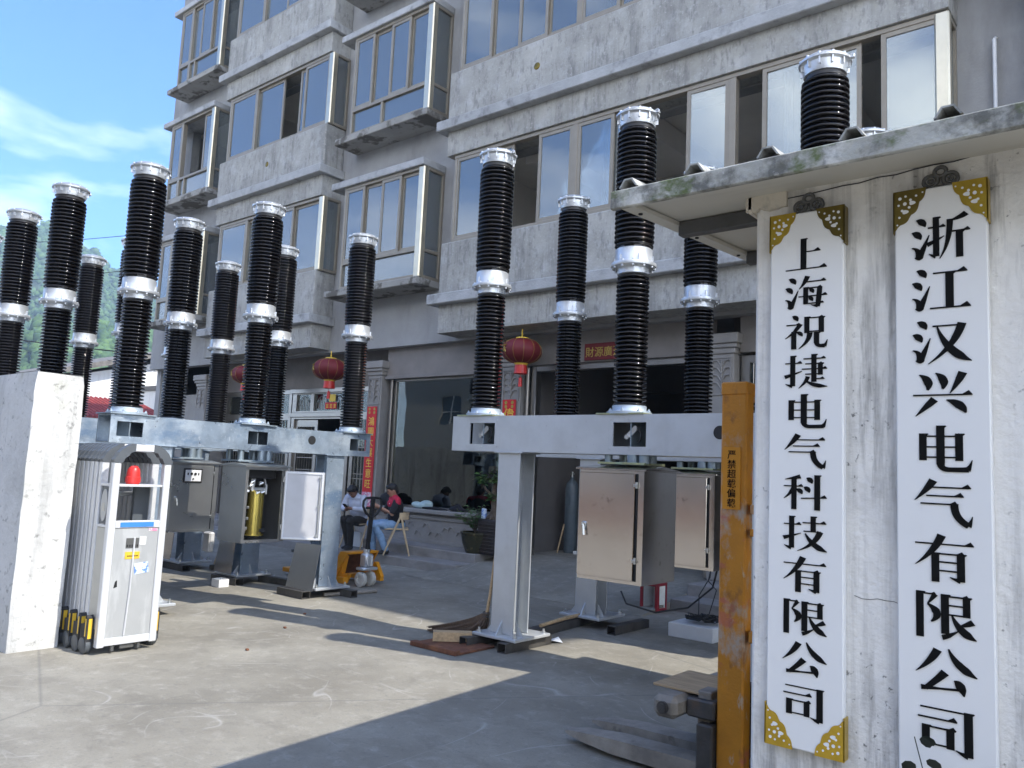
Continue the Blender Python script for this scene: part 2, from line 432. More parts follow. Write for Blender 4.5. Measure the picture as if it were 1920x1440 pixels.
# ------------------------------------------------------------------ geometry helpers
ORG = {}
SPLIT = {'side_screen', 'linkage_pipe', 'stiffener', 'pane', 'doorway_dark_fill', 'floor_slab', 'room_wall', 'room_beam', 'stone_lintel', 'end_wall', 'workshop_wall', 'workshop_floor',
         'plinth_wall', 'corner_cap', 'cross_rail', 'cross_bar', 'purlin', 'post', 'roof_rib', 'window_pane', 'scissor_bar', 'floor_bolt', 'control_button', 'transom_pane',
         'black_relay', 'gold_cap', 'yellow_stripe', 'side_rail', 'anchor_bolt', 'wheel_pair', 'flower', 'fringe', 'yoke', 'reflector', 'base', 'carriage', 'eye', 'dent_hole'}
class MB:
    """Collects shapes into one mesh."""
    def __init__(s):
        s.v, s.f, s.sm = [], [], []
    def add(s, vs, fs, smooth=False):
        o = len(s.v)
        s.v += [tuple(p) for p in vs]
        s.f += [tuple(i + o for i in f) for f in fs]
        s.sm += [smooth] * len(fs)
    def box(s, x0, x1, y0, y1, z0, z1, c=0.0, mtx=None):
        x0, x1 = min(x0, x1), max(x0, x1)
        y0, y1 = min(y0, y1), max(y0, y1)
        z0, z1 = min(z0, z1), max(z0, z1)
        if c <= 0:
            vs = [(x, y, z) for x in (x0, x1) for y in (y0, y1) for z in (z0, z1)]
            fs = [(0, 1, 3, 2), (4, 6, 7, 5), (0, 4, 5, 1), (2, 3, 7, 6), (0, 2, 6, 4), (1, 5, 7, 3)]
        else:
            c = min(c, (x1 - x0) * .49, (y1 - y0) * .49, (z1 - z0) * .49)
            vs, fs, idx = [], [], {}
            X, Y, Z = (x0, x1), (y0, y1), (z0, z1)
            for i in (0, 1):
                for j in (0, 1):
                    for k in (0, 1):
                        sx, sy, sz = (c, -c)[i], (c, -c)[j], (c, -c)[k]
                        for a, p in (('x', (X[i], Y[j] + sy, Z[k] + sz)), ('y', (X[i] + sx, Y[j], Z[k] + sz)), ('z', (X[i] + sx, Y[j] + sy, Z[k]))):
                            idx[i, j, k, a] = len(vs)
                            vs.append(p)
            g = lambda i, j, k, a: idx[i, j, k, a]
            for i in (0, 1):
                q = [g(i, 0, 0, 'x'), g(i, 1, 0, 'x'), g(i, 1, 1, 'x'), g(i, 0, 1, 'x')]
                fs.append(q if i else q[::-1])
                q = [g(0, i, 0, 'y'), g(0, i, 1, 'y'), g(1, i, 1, 'y'), g(1, i, 0, 'y')]
                fs.append(q if i else q[::-1])
                q = [g(0, 0, i, 'z'), g(1, 0, i, 'z'), g(1, 1, i, 'z'), g(0, 1, i, 'z')]
                fs.append(q if i else q[::-1])
            for a in (0, 1):
                for b in (0, 1):
                    fs.append([g(a, b, 0, 'x'), g(a, b, 1, 'x'), g(a, b, 1, 'y'), g(a, b, 0, 'y')])
                    fs.append([g(a, 0, b, 'x'), g(a, 1, b, 'x'), g(a, 1, b, 'z'), g(a, 0, b, 'z')])
                    fs.append([g(0, a, b, 'y'), g(1, a, b, 'y'), g(1, a, b, 'z'), g(0, a, b, 'z')])
            for i in (0, 1):
                for j in (0, 1):
                    for k in (0, 1):
                        fs.append([g(i, j, k, 'x'), g(i, j, k, 'y'), g(i, j, k, 'z')])
        if mtx is not None:
            vs = [mtx @ Vector(p) for p in vs]
        s.add(vs, fs)
        return s
    def tube(s, pts, r, seg=10, cap=True, smooth=True):
        """Round bar along a polyline; r is a number or one radius per point."""
        pts = [Vector(p) for p in pts]
        rs = r if isinstance(r, (list, tuple)) else [r] * len(pts)
        vs, fs = [], []
        prev = None
        for i, p in enumerate(pts):
            d = (pts[min(i + 1, len(pts) - 1)] - pts[max(i - 1, 0)])
            if d.length < 1e-9:
                d = Vector((0, 0, 1))
            d.normalize()
            if prev is None:
                a = d.orthogonal().normalized()
            else:
                a = prev - d * prev.dot(d)
                a = a.normalized() if a.length > 1e-6 else d.orthogonal().normalized()
            prev = a
            b = d.cross(a)
            for k in range(seg):
                t = 2 * PI * k / seg
                vs.append(p + (a * math.cos(t) + b * math.sin(t)) * rs[i])
        n = len(pts)
        for i in range(n - 1):
            for k in range(seg):
                k2 = (k + 1) % seg
                fs.append((i * seg + k, i * seg + k2, (i + 1) * seg + k2, (i + 1) * seg + k))
        s.add(vs, fs, smooth)
        if cap:
            o = len(s.v) - len(vs)
            s.f += [tuple(o + k for k in range(seg))[::-1], tuple(o + (n - 1) * seg + k for k in range(seg))]
            s.sm += [False, False]
        return s
    def bar(s, p0, p1, w, h):
        """Rectangular bar between two points."""
        p0, p1 = Vector(p0), Vector(p1)
        d = p1 - p0
        L = d.length
        q = d.to_track_quat('X', 'Z').to_matrix().to_4x4()
        m = Matrix.Translation(p0) @ q
        return s.box(0, L, -w / 2, w / 2, -h / 2, h / 2, min(w, h) * .08, m)
    def lathe(s, prof, seg=32, c=(0, 0, 0), smooth=True, axis='z'):
        vs, fs = [], []
        for r, z in prof:
            for k in range(seg):
                t = 2 * PI * k / seg
                p = (r * math.cos(t), r * math.sin(t), z)
                if axis == 'y':
                    p = (p[0], z, p[1])
                elif axis == 'x':
                    p = (z, p[0], p[1])
                vs.append((p[0] + c[0], p[1] + c[1], p[2] + c[2]))
        for i in range(len(prof) - 1):
            for k in range(seg):
                k2 = (k + 1) % seg
                fs.append((i * seg + k, i * seg + k2, (i + 1) * seg + k2, (i + 1) * seg + k))
        s.add(vs, fs, smooth)
        return s
    def prism(s, poly, d0, d1, plane='xz', mtx=None):
        """Extrude a 2-D outline; plane names the outline's two axes."""
        def P(a, b, d):
            return {'xz': (a, d, b), 'yz': (d, a, b), 'xy': (a, b, d)}[plane]
        n = len(poly)
        vs = [P(a, b, d0) for a, b in poly] + [P(a, b, d1) for a, b in poly]
        if mtx is not None:
            vs = [mtx @ Vector(p) for p in vs]
        fs = [tuple(range(n)), tuple(range(2 * n - 1, n - 1, -1))]
        fs += [(i, n + i, n + (i + 1) % n, (i + 1) % n) for i in range(n)]
        s.add(vs, fs)
        return s
    def sheet(s, xs, zs, holes, d0, d1, plane='xz'):
        """A plate with rectangular holes; reveals closed, no inner faces."""
        X = sorted(set(list(xs) + [v for h in holes for v in h[:2] if xs[0] < v < xs[1]]))
        Z = sorted(set(list(zs) + [v for h in holes for v in h[2:] if zs[0] < v < zs[1]]))
        def full(i, j):
            if not (0 <= i < len(X) - 1 and 0 <= j < len(Z) - 1):
                return False
            cx, cz = (X[i] + X[i + 1]) / 2, (Z[j] + Z[j + 1]) / 2
            return not any(h[0] < cx < h[1] and h[2] < cz < h[3] for h in holes)
        def P(a, b, d):
            return {'xz': (a, d, b), 'yz': (d, a, b), 'xy': (a, b, d)}[plane]
        for i in range(len(X) - 1):
            for j in range(len(Z) - 1):
                if not full(i, j):
                    continue
                a0, a1, b0, b1 = X[i], X[i + 1], Z[j], Z[j + 1]
                for d in (d0, d1):
                    s.add([P(a0, b0, d), P(a1, b0, d), P(a1, b1, d), P(a0, b1, d)], [(0, 1, 2, 3)])
                for (di, dj, p, q) in ((-1, 0, (a0, b0), (a0, b1)), (1, 0, (a1, b0), (a1, b1)), (0, -1, (a0, b0), (a1, b0)), (0, 1, (a0, b1), (a1, b1))):
                    if not full(i + di, j + dj):
                        s.add([P(*p, d0), P(*q, d0), P(*q, d1), P(*p, d1)], [(0, 1, 2, 3)])
        return s
    def xform(s, mtx):
        s.v = [tuple(mtx @ Vector(p)) for p in s.v]
        return s
    def mesh(s, name, m, off=(0, 0, 0), sharp=40):
        me = bpy.data.meshes.new(name)
        me.from_pydata([(x - off[0], y - off[1], z - off[2]) for x, y, z in s.v], [], s.f)
        bm = bmesh.new()
        bm.from_mesh(me)
        bmesh.ops.remove_doubles(bm, verts=bm.verts, dist=1e-5)
        bmesh.ops.recalc_face_normals(bm, faces=bm.faces)
        bm.to_mesh(me)
        bm.free()
        if any(s.sm):
            me.shade_smooth()
            me.set_sharp_from_angle(angle=math.radians(sharp))
        if m:
            me.materials.append(M[m] if isinstance(m, str) else m)
        return me
    def pieces(s):
        """The separate islands of the collected shapes."""
        up = list(range(len(s.v)))
        def find(i):
            while up[i] != i:
                up[i] = up[up[i]]
                i = up[i]
            return i
        key = {}
        for i, p in enumerate(s.v):
            k = tuple(round(c, 4) for c in p)
            if k in key:
                up[find(i)] = find(key[k])
            else:
                key[k] = i
        for f in s.f:
            for i in f[1:]:
                up[find(i)] = find(f[0])
        gr = {}
        for f, sm in zip(s.f, s.sm):
            gr.setdefault(find(f[0]), []).append((f, sm))
        out = []
        for fs in gr.values():
            q = MB()
            ids = sorted({i for f, _ in fs for i in f})
            ix = {i: k for k, i in enumerate(ids)}
            q.v = [s.v[i] for i in ids]
            q.f = [tuple(ix[i] for i in f) for f, _ in fs]
            q.sm = [sm for _, sm in fs]
            out.append(q)
        return out
    def build(s, name, m, parent=None, label=None, sharp=40, whole=False):
        if name in SPLIT and not whole:
            ps = s.pieces()
            if len(ps) > 1:
                return [p.build(name, m, parent, label, sharp, True) for p in ps][0]
        off = ORG.get(parent.name, (0, 0, 0)) if parent else tuple((min(p[i] for p in s.v) + max(p[i] for p in s.v)) / 2 if i < 2 else min(p[2] for p in s.v) for i in range(3))
        o = bpy.data.objects.new(name, s.mesh(name, m, off, sharp))
        COL.objects.link(o)
        if parent:
            o.parent = parent
            ORG[o.name] = off
        else:
            o.location = off
            ORG[o.name] = off
        if label:
            o['label'] = label
        return o

def tag(o, label=None, cat=None, group=None, kind=None):
    for k, v in (('label', label), ('category', cat), ('group', group), ('kind', kind)):
        if v:
            o[k] = v
    return o
def empty(name, loc, label, cat, group=None, rz=0, world=True):
    """Root of a thing. world=True: its parts are given in world coordinates."""
    o = bpy.data.objects.new(name, None)
    COL.objects.link(o)
    o.location = loc
    o.rotation_euler.z = rz
    o.empty_display_size = .2
    ORG[o.name] = tuple(loc) if world else (0, 0, 0)
    return tag(o, label, cat, group)
def copy_tree(o, parent=None):
    c = o.copy()
    COL.objects.link(c)
    c.parent = parent
    for ch in list(o.children):
        copy_tree(ch, c)
    return c
def thing(mb, name, m, label, cat, group=None, sharp=40):
    return tag(mb.build(name, m, None, None, sharp), label, cat, group)
def struct(mb, name, m):
    return tag(mb.build(name, m), kind='structure')
def text_mesh(txt, name, m, size, parent, mtx, vertical=False, gap=1.0, depth=.002, dy=0):
    """Printed characters as thin raised lettering, one object."""
    mb = MB()
    for i, ch in enumerate(txt):
        cu = bpy.data.curves.new('lettering', 'FONT')
        cu.body = ch
        cu.size = size
        cu.extrude = depth / 2
        cu.align_x = 'CENTER'
        cu.offset = size * .004
        ob = bpy.data.objects.new('lettering', cu)
        COL.objects.link(ob)
        dg = bpy.context.evaluated_depsgraph_get()
        me = bpy.data.meshes.new_from_object(ob.evaluated_get(dg))
        o = Vector((0, -i * size * gap, 0)) if vertical else Vector((i * size * gap, 0, 0))
        mb.add([mtx @ (v.co + o) for v in me.vertices], [tuple(p.vertices) for p in me.polygons])
        bpy.data.objects.remove(ob)
        bpy.data.curves.remove(cu)
        bpy.data.meshes.remove(me)
    return mb.build(name, m, parent)
FACE = lambda x, y, z: Matrix.Translation((x, y, z)) @ Matrix.Rotation(PI / 2, 4, 'X')       # lettering facing -Y

# ------------------------------------------------------------------ setting: ground, steps, ramp
g = MB()
g.add([(-920, -920, 0), (920, -920, 0), (920, 920, 0), (-920, 920, 0)], [(0, 1, 2, 3)])
struct(g, 'ground', 'ground')
for (x0, x1, lab) in ((-21.4, -8.75, 'long worn granite steps on which the two men are sitting'), (-5.0, 9, 'granite steps behind the red box heater and the rear cabinet')):
    st = MB()
    st.box(x0, x1, 9.32, 9.77, -.05, .15, .012)
    st.box(x0, x1, 9.7695, 10.9, -.05, .30, .012)
    thing(st, 'front_steps', 'step', lab, 'steps')
rp = MB()
rp.add([(-8.75, 8.6, .005), (-5, 8.6, .005), (-5, 10.7, .30), (-8.75, 10.7, .30), (-8.75, 8.6, -.1), (-5, 8.6, -.1), (-5, 10.7, -.1), (-8.75, 10.7, -.1),
        (-5, 17, .30), (-8.75, 17, .30), (-9.6, 8.75, .004), (-9.3, 9.32, .004)],
       [(0, 1, 2, 3), (2, 8, 9, 3), (0, 3, 7, 4), (1, 5, 6, 2), (0, 4, 5, 1), (0, 3, 11, 10)])
thing(rp, 'concrete_ramp', 'ground', 'smooth concrete ramp rising into the dark workshop opening', 'ramp')

# ------------------------------------------------------------------ apartment building
B = empty('apartment_building', (-10, 10.3, 0), 'grey cement apartment building with projecting window bays and a dark ground floor workshop', 'building')
PITCH = 3.18
Z0 = 4.0                                                                 # soffit of the first upper storey
def part(mb, name, m, label=None, sharp=40):
    return mb.build(name, m, B, label, sharp)
NF = 4
ZTOP = 16.6
# main wall with an opening behind every window bay and every balcony volume
VOLS = [(-17.75, -13.6), (-9.93, -1.85), (-1.12, 7.0)]
BAYS = [(-20.3, -18.2), (-12.75, -10.5)]
holes = []
for k in range(NF):
    for a, b in VOLS:
        holes.append((a + .2, b - .2, Z0 + .55 + PITCH * k, Z0 + 3.2 + PITCH * k))
    for a, b in BAYS:
        holes.append((a + .1, b - .1, 5.02 + 3.19 * k, 7.2 + 3.19 * k))
w = MB()
w.sheet((-21.4, 9.0), (3.95, ZTOP), holes, 10.3, 10.52)
part(w, 'wall', 'render2')
w = MB()
w.box(-21.4, -21.18, 10.52, 19, .3, ZTOP)
w.box(8.78, 9.0, 10.52, 19, .3, ZTOP)
w.box(-21.4, 9, 19, 19.2, .3, ZTOP)
part(w, 'end_wall', 'render2')
w = MB()
w.box(-21.6, 9.2, 9.75, 19.3, ZTOP, ZTOP + .35)
part(w, 'roof', 'ledge')
# floors and room walls
w = MB()
for k in range(NF + 1):
    z = Z0 + .33 + PITCH * k
    if k < NF:
        w.box(-21.18, 8.78, 10.52, 13.4, z, z + .22)
part(w, 'floor_slab', 'room')
w = MB()
w.box(-21.18, 8.78, 13.4, 13.5, 4.4, ZTOP)
for x in (-18.0, -13.2, -10.2, -1.5):
    w.box(x - .06, x + .06, 10.52, 13.4, 4.6, ZTOP)
part(w, 'room_wall', 'room')
w = MB()
for x in (-8.6, -6.4, -3.7):
    for k in range(NF):
        z = Z0 + .55 + PITCH * k
        w.box(x - .15, x + .15, 10.6, 13.38, z + 2.55, z + 2.93)             # ceiling beams
        w.box(x - .7, x + .5, 13.36, 13.4, z, z + 2.1)
part(w, 'room_beam', 'room')

def pane_window(x0, x1, z0, z1, y, panes, mull=(), transom=None, low=(), side_right=None, depth=.5, name='window', y_back=10.3, curtain=()):
    """Aluminium window facing -Y: panes = (x0, x1, track) of each closed sash; open gaps are simply left out."""
    f = MB()
    t = .06
    f.box(x0, x1, y, y + .12, z0, z0 + t, .004)
    f.box(x0, x1, y, y + .12, z1 - t, z1, .004)
    f.box(x0, x0 + t, y + .002, y + .118, z0 + t, z1 - t, .004)
    if side_right is None:
        f.box(x1 - t, x1, y + .002, y + .118, z0 + t, z1 - t, .004)
    for m_ in mull:
        f.box(m_ - .05, m_ + .05, y + .002, y + .118, z0 + t, z1 - t, .004)
    zt = z0 + t
    if transom:
        f.box(x0 + t, x1 - (t if side_right is None else 0), y + .004, y + .116, transom - .03, transom + .03, .004)
        for q in low:
            f.box(q - .025, q + .025, y + .004, y + .116, z0 + t, transom - .03, .004)
        zt = transom + .03
    if side_right is not None:
        f.box(x1 - .012, x1 + .05, y + .12, y_back, z0, z0 + t, .004)
        f.box(x1 - .012, x1 + .05, y + .12, y_back, z1 - t, z1, .004)
        f.box(x1 - .012, x1 + .05, y_back - .06, y_back - .002, z0 + t, z1 - t, .004)
        if transom:
            f.box(x1 - .008, x1 + .04, y + .12, y_back - .06, transom - .03, transom + .03, .004)
    w = part(f, name, 'frame')
    if side_right is not None:
        p = MB()
        p.box(x1 - .10, x1 + .06, y - .014, y + .12, z0 - .002, z1 + .002, .02)
        p.build('corner_post', 'post', w)
        q = MB()
        q.box(x1 + .01, x1 + .018, y + .12, y_back - .06, z0 + t, z1 - t)
        q.build('pane', 'glass', w)
    if transom:
        xs = [x0 + t] + list(low) + [x1 - t]
        for a, b in zip(xs[:-1], xs[1:]):
            q = MB()
            q.box(a, b, y + .05, y + .056, z0 + t, transom - .03)
            q.build('pane', 'glass', w)
    for (a, b, tr) in panes:
        yy = y + .012 + tr * .045
        s = .058
        q = MB()
        q.sheet((a, b), (zt, z1 - t), [(a + s, b - s, zt + s, z1 - t - s)], yy, yy + .035)
        sh = q.build('sash', 'frame', w)
        q = MB()
        e = (random.random() - .5) * .012
        q.add([(a + s, yy + .014 + e, zt + s), (b - s, yy + .014 - e, zt + s), (b - s, yy + .014 - e, z1 - t - s), (a + s, yy + .014 + e, z1 - t - s),
               (a + s, yy + .020 + e, zt + s), (b - s, yy + .020 - e, zt + s), (b - s, yy + .020 - e, z1 - t - s), (a + s, yy + .020 + e, z1 - t - s)],
              [(0, 1, 2, 3), (7, 6, 5, 4), (0, 4, 5, 1), (1, 5, 6, 2), (2, 6, 7, 3), (3, 7, 4, 0)])
        q.build('pane', 'glass', w)
    for (a, b) in curtain:
        q = MB()
        n = 24
        vs = [(a + (b - a) * i / n, y + .28 + .03 * math.sin(i * 1.9), z) for z in (z0 + .03, z1 - .05) for i in range(n + 1)]
        q.add(vs, [(i, i + 1, n + 2 + i, n + 1 + i) for i in range(n)], True)
        q.build('curtain', 'curtain', w)
    return w

def volume(x0, x1, k, end_right=True):
    """One storey of a projecting balcony volume: head band below, ledge, parapet."""
    z = Z0 + PITCH * k
    yf = 9.8
    lo = MB()
    lo.box(x0, x1, yf, 10.3, z if k == 0 else z + .05, z + .5, .006)
    lo.box(x0, x1, yf + .02, 10.3, z + .68, z + .98)
    part(lo, 'head_band', 'plaster')
    le = MB()
    le.box(x0 - .17, x1 + .10, yf - .15, 10.3, z + .5, z + .68, .012)
    part(le, 'ledge', 'ledge')
    pa = MB()
    pa.box(x0 - .02, x1 + .02, yf - .012, 10.3, z + .684, z + 1.62, .02)
    part(pa, 'parapet', 'plaster')
    ro = MB()
    xr = x0 + (2.05 if x0 < -13 else 2.0)
    if k in (1, ):
        ro.lathe([(.0, -.012), (.05, -.012), (.062, -.004), (.062, .01)], 16, (xr, yf - .014, z + 1.16), axis='y')
        part(ro, 'vent_cap', 'brassdark')

for vi, (x0, x1) in enumerate(VOLS):
    for k in range(NF):
        volume(x0, x1, k)
        z = Z0 + PITCH * k
        zb, zt = z + 1.62, z + 3.22
        if vi == 1 and k == 0:
            pane_window(x0 + .16, x1 - .06, zb, zt, 9.84,
                        [(-9.72, -9.03, 0), (-9.05, -8.43, 1), (-7.87, -7.19, 0), (-7.09, -6.42, 0), (-6.62, -6.22, 1), (-5.2, -4.56, 0), (-4.09, -3.43, 0), (-3.47, -2.84, 1), (-2.6, -1.95, 0)],
                        (-7.14, -4.51), side_right=1, curtain=((-9.45, -9.1), (-7.5, -7.25), (-3.9, -3.5)))
        elif vi == 1:
            xs = [-9.72, -9.03, -8.41, -7.8, -7.19]
            ps = [(a - .01, b + .01, i % 2) for i, (a, b) in enumerate(zip(xs[:-1], xs[1:]))]
            xs = [-7.09, -6.4, -5.8, -5.2, -4.56]
            ps += [(a - .01, b + .01, i % 2) for i, (a, b) in enumerate(zip(xs[:-1], xs[1:]))]
            xs = [-4.46, -3.8, -3.2, -2.6, -1.95]
            ps += [(a - .01, b + .01, i % 2) for i, (a, b) in enumerate(zip(xs[:-1], xs[1:]))]
            pane_window(x0 + .16, x1 - .06, zb, zt, 9.84, ps, (-7.14, -4.51), side_right=1, curtain=((-9.4, -9.1), (-8.3, -7.9), (-5.7, -5.3)))
        elif vi == 0:
            a = -17.53
            if k == 1:
                ps = [(a, -16.43, 0), (-16.45, -15.39, 1), (-14.78, -14.52, 1), (-14.55, -13.68, 0)]
            elif k == 0:
                ps = [(a, -16.43, 0), (-16.45, -15.49, 1), (-15.51, -14.6, 0), (-14.62, -13.68, 1)]
            else:
                ps = [(a, -16.43, 0), (-16.45, -15.49, 1), (-15.51, -14.6, 0), (-14.62, -13.68, 1)]
            pane_window(x0 + .16, x1, zb, zt, 9.84, ps, (-16.44,), side_right=1, curtain=((a + .75, -16.5), (-14.0, -13.72)) + (((-16.4, -15.6),) if k == 2 else ()))
        else:
            ps = [(x0 + .2 + i * .66, x0 + .88 + i * .66, i % 2) for i in range(10)]
            pane_window(x0 + .16, x1, zb, zt, 9.84, ps, ())

for bi, (x0, x1) in enumerate(BAYS):
    for k in range(NF):
        zs = 5.08 + 3.19 * k
        s = MB()
        s.box(x0 - .38, x1 + .06, 9.70, 10.3, zs - .13, zs, .012)
        part(s, 'sill_slab', 'soffit')
        s = MB()
        s.box(x0 - .38, x1 + .06, 9.70, 10.3, zs + 2.10, zs + 2.24, .012)
        part(s, 'head_slab', 'ledge')
        d = x1 - x0
        if bi == 1:
            xs = [x0 + .06, x0 + .6, x0 + 1.13, x0 + 1.66, x1 - .06]
            ps = [(a - .012, b + .012, i % 2) for i, (a, b) in enumerate(zip(xs[:-1], xs[1:]))]
            low = (x0 + .95,) if k == 1 else (x0 + .6,)
            cu = ((x0 + .62, x0 + 1.1),) if k == 1 else ((x0 + .1, x0 + .35), (x1 - .4, x1 - .1))
        else:
            xs = [x0 + .06, x0 + .55, x0 + 1.06, x0 + 1.6, x1 - .06]
            ps = [(a - .012, b + .012, i % 2) for i, (a, b) in enumerate(zip(xs[:-1], xs[1:]))]
            if k == 1:
                ps = [ps[0], ps[3]]
            low = (x0 + .85,)
            cu = ()
        pane_window(x0, x1, zs, zs + 2.10, 9.76, ps, (x0 + .56,) if bi == 0 else (), transom=zs + .53, low=low, side_right=1, curtain=cu)
# rainwater pipe on the plain wall right of the long windows
p = MB()
p.tube([(-1.46, 10.22, 4.6), (-1.46, 10.22, 6.9), (-1.46, 10.30, 6.95)], .022, 10)
part(p, 'drain_pipe', 'white')
# --- ground floor
w = MB()
w.box(-21.18, -12.42, 10.9, 11.06, 3.30, 4.33)
part(w, 'door_lintel', 'lintel')
w = MB()
w.box(-11.93, -8.92, 10.46, 10.66, 3.36, 4.33, .006)
w.box(-8.42, -5.06, 10.46, 10.66, 3.44, 4.33, .006)
w.box(-4.62, 9, 10.46, 10.66, 3.44, 4.33, .006)
w.box(-11.93, -8.92, 10.41, 10.52, 3.34, 3.40, .004)
part(w, 'stone_lintel', 'lintel')
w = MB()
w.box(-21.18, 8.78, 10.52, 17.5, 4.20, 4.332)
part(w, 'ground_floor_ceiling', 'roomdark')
def pillar(x0, x1):
    p = MB()
    p.box(x0, x1, 10.36, 10.9, .3, 3.42, .01)
    o = part(p, 'carved_pillar', 'granite')
    c = MB()
    for i, (e, a, b) in enumerate(((.02, 3.42, 3.5), (.05, 3.5, 3.56), (.08, 3.56, 3.70))):
        c.box(x0 - e, x1 + e, 10.36 - e, 10.95 + e, a, b, .008)
    c.build('capital', 'granite', o)
    r = MB()                                                            # carved panel: frame and fern relief
    xm = (x0 + x1) / 2
    r.sheet((x0 + .03, x1 - .03), (2.84, 3.38), [(x0 + .055, x1 - .055, 2.865, 3.355)], 10.345, 10.362)
    for j in range(4):
        for sgn in (-1, 1):
            z = 2.92 + j * .105
            pts = [(xm, 10.352, z), (xm + sgn * .06, 10.346, z + .09), (xm + sgn * .12, 10.346, z + .10), (xm + sgn * .145, 10.352, z + .05)]
            r.tube(pts, [.013, .012, .011, .007], 6)
    r.tube([(xm, 10.352, 2.88), (xm, 10.350, 3.33)], .012, 6)
    r.build('relief', 'granite', o)
    return o
pillar(-12.36, -11.96)
pillar(-8.86, -8.44)
pillar(-5.02, -4.66)
pillar(-18.95, -18.5)
# shop window between two pillars, dado below
d = MB()
d.box(-11.93, -8.88, 10.40, 10.9, .3, .82, .01)
part(d, 'carved_dado', 'granite')
d = MB()
for i in range(16):
    x = -11.7 + i * .17 + random.random() * .06
    z = .42 + random.random() * .25
    d.tube([(x, 10.398, z), (x + .05, 10.39, z + .07), (x + .12, 10.39, z + .05), (x + .15, 10.398, z - .02)], [.012, .014, .012, .008], 6)
d.box(-11.9, -8.9, 10.375, 10.40, .3, .36, .004)
d.box(-11.9, -8.9, 10.375, 10.40, .72, .78, .004)
part(d, 'dado_relief', 'granite')
d = MB()
d.box(-11.95, -8.87, 10.30, 10.92, .824, .90, .012)
part(d, 'window_sill', 'granite')
f = MB()
f.box(-11.80, -11.74, 10.56, 10.64, .9, 3.36, .004)
f.box(-8.95, -8.89, 10.56, 10.64, .9, 3.36, .004)
f.box(-11.74, -8.95, 10.56, 10.64, 3.30, 3.36, .004)
f.box(-11.74, -8.95, 10.56, 10.64, .9, .94, .004)
sw = part(f, 'shop_window', 'steelframe')
q = MB()
q.box(-11.74, -8.95, 10.59, 10.60, .94, 3.30)
q.build('pane', 'shopglass', sw)
q = MB()
q.tube([(-11.83, 10.52, .9), (-11.83, 10.52, 3.35)], .03, 12)
q.build('corner_tube', 'steelframe', sw)
# entrance door left of pillar: steel double door with transom lights
f = MB()
f.sheet((-15.65, -13.55), (.3, 3.3), [(-15.55, -13.65, .34, 2.62), (-15.5, -14.97, 2.80, 3.18), (-14.85, -13.75, 2.80, 3.18)], 10.92, 11.0)
f.box(-15.7, -13.5, 10.86, 10.92, 3.2, 3.30, .006)
f.box(-15.7, -13.5, 10.86, 10.92, 2.66, 2.76, .006)
dr = part(f, 'entrance_door', 'steelframe')
q = MB()
for (a, b) in ((-15.5, -14.97), (-14.85, -13.75)):
    q.box(a, b, 10.965, 10.97, 2.80, 3.18)
q.build('transom_pane', 'shopglass', dr)
q = MB()
for (a, b) in ((-15.5, -14.97), (-14.85, -14.3), (-14.3, -13.75)):
    n = 9
    for i in range(n):
        x = a + (b - a) * (i + .5) / n
        q.tube([(x, 10.94, 2.82), (x, 10.94, 2.86 + .24 * math.sin(PI * (i + .5) / n))], .006, 6)
    q.tube([(a + (b - a) * i / 12, 10.94, 2.86 + .27 * math.sin(PI * i / 12)) for i in range(13)], .008, 6)
q.build('transom_grille', 'steelframe', dr)
def grille_leaf(x0, x1, y0, name='door_leaf'):
    q = MB()
    q.sheet((x0, x1), (.34, 2.60), [(x0 + .10, x1 - .10, 1.15, 2.45)], y0, y0 + .05)
    q.box(x0 + .12, x1 - .12, y0 - .015, y0, .5, 1.0, .01)
    o = q.build(name, 'steelframe', dr)
    q = MB()
    n = 7
    for i in range(n):
        x = x0 + .10 + (x1 - x0 - .2) * (i + .5) / n
        q.tube([(x, y0 + .02, 1.15), (x, y0 + .02, 2.45)], .008, 6)
    for z in (1.4, 1.48, 1.75, 2.2):
        q.box(x0 + .1, x1 - .1, y0 + .014, y0 + .026, z, z + .014)
    q.build('bar_grille', 'steelframe', o)
    return o
grille_leaf(-15.55, -14.72, 10.97)
grille_leaf(-13.95, -13.65, 10.99)
# fixed grilles to either side of the door
f = MB()
for a, b in ((-13.5, -12.42), (-18.45, -15.7)):
    f.sheet((a, b), (.3, 3.3), [(a + .1, b - .1, .9, 2.6), (a + .1, b - .1, 2.75, 3.2)], 10.93, 11.0)
o = part(f, 'side_screen', 'steelframe')
q = MB()
for a, b in ((-13.4, -12.52), (-18.35, -15.8)):
    n = int((b - a) / .1)
    for i in range(n):
        x = a + (b - a) * (i + .5) / n
        q.tube([(x, 10.95, .9), (x, 10.95, 2.6)], .008, 6)
    for z in (1.35, 1.45, 1.9, 2.0):
        q.box(a, b, 10.944, 10.956, z, z + .014)
q.build('bar_grille', 'steelframe', o)
q = MB()
for a, b in ((-13.4, -12.52), (-18.35, -15.8)):
    q.box(a, b, 10.975, 10.98, .9, 2.6)
    q.box(a, b, 10.975, 10.98, 2.75, 3.2)
q.build('pane', 'shopglass', o)
# workshop opening
f = MB()
f.box(-8.34, -8.24, 10.52, 10.66, .3, 3.44, .006)
f.box(-5.14, -5.04, 10.52, 10.66, .3, 3.44, .006)
f.box(-8.24, -5.14, 10.52, 10.66, 3.34, 3.44, .006)
f.tube([(-8.38, 10.47, .3), (-8.38, 10.47, 3.4)], .035, 12)
part(f, 'workshop_door_frame', 'steelframe')
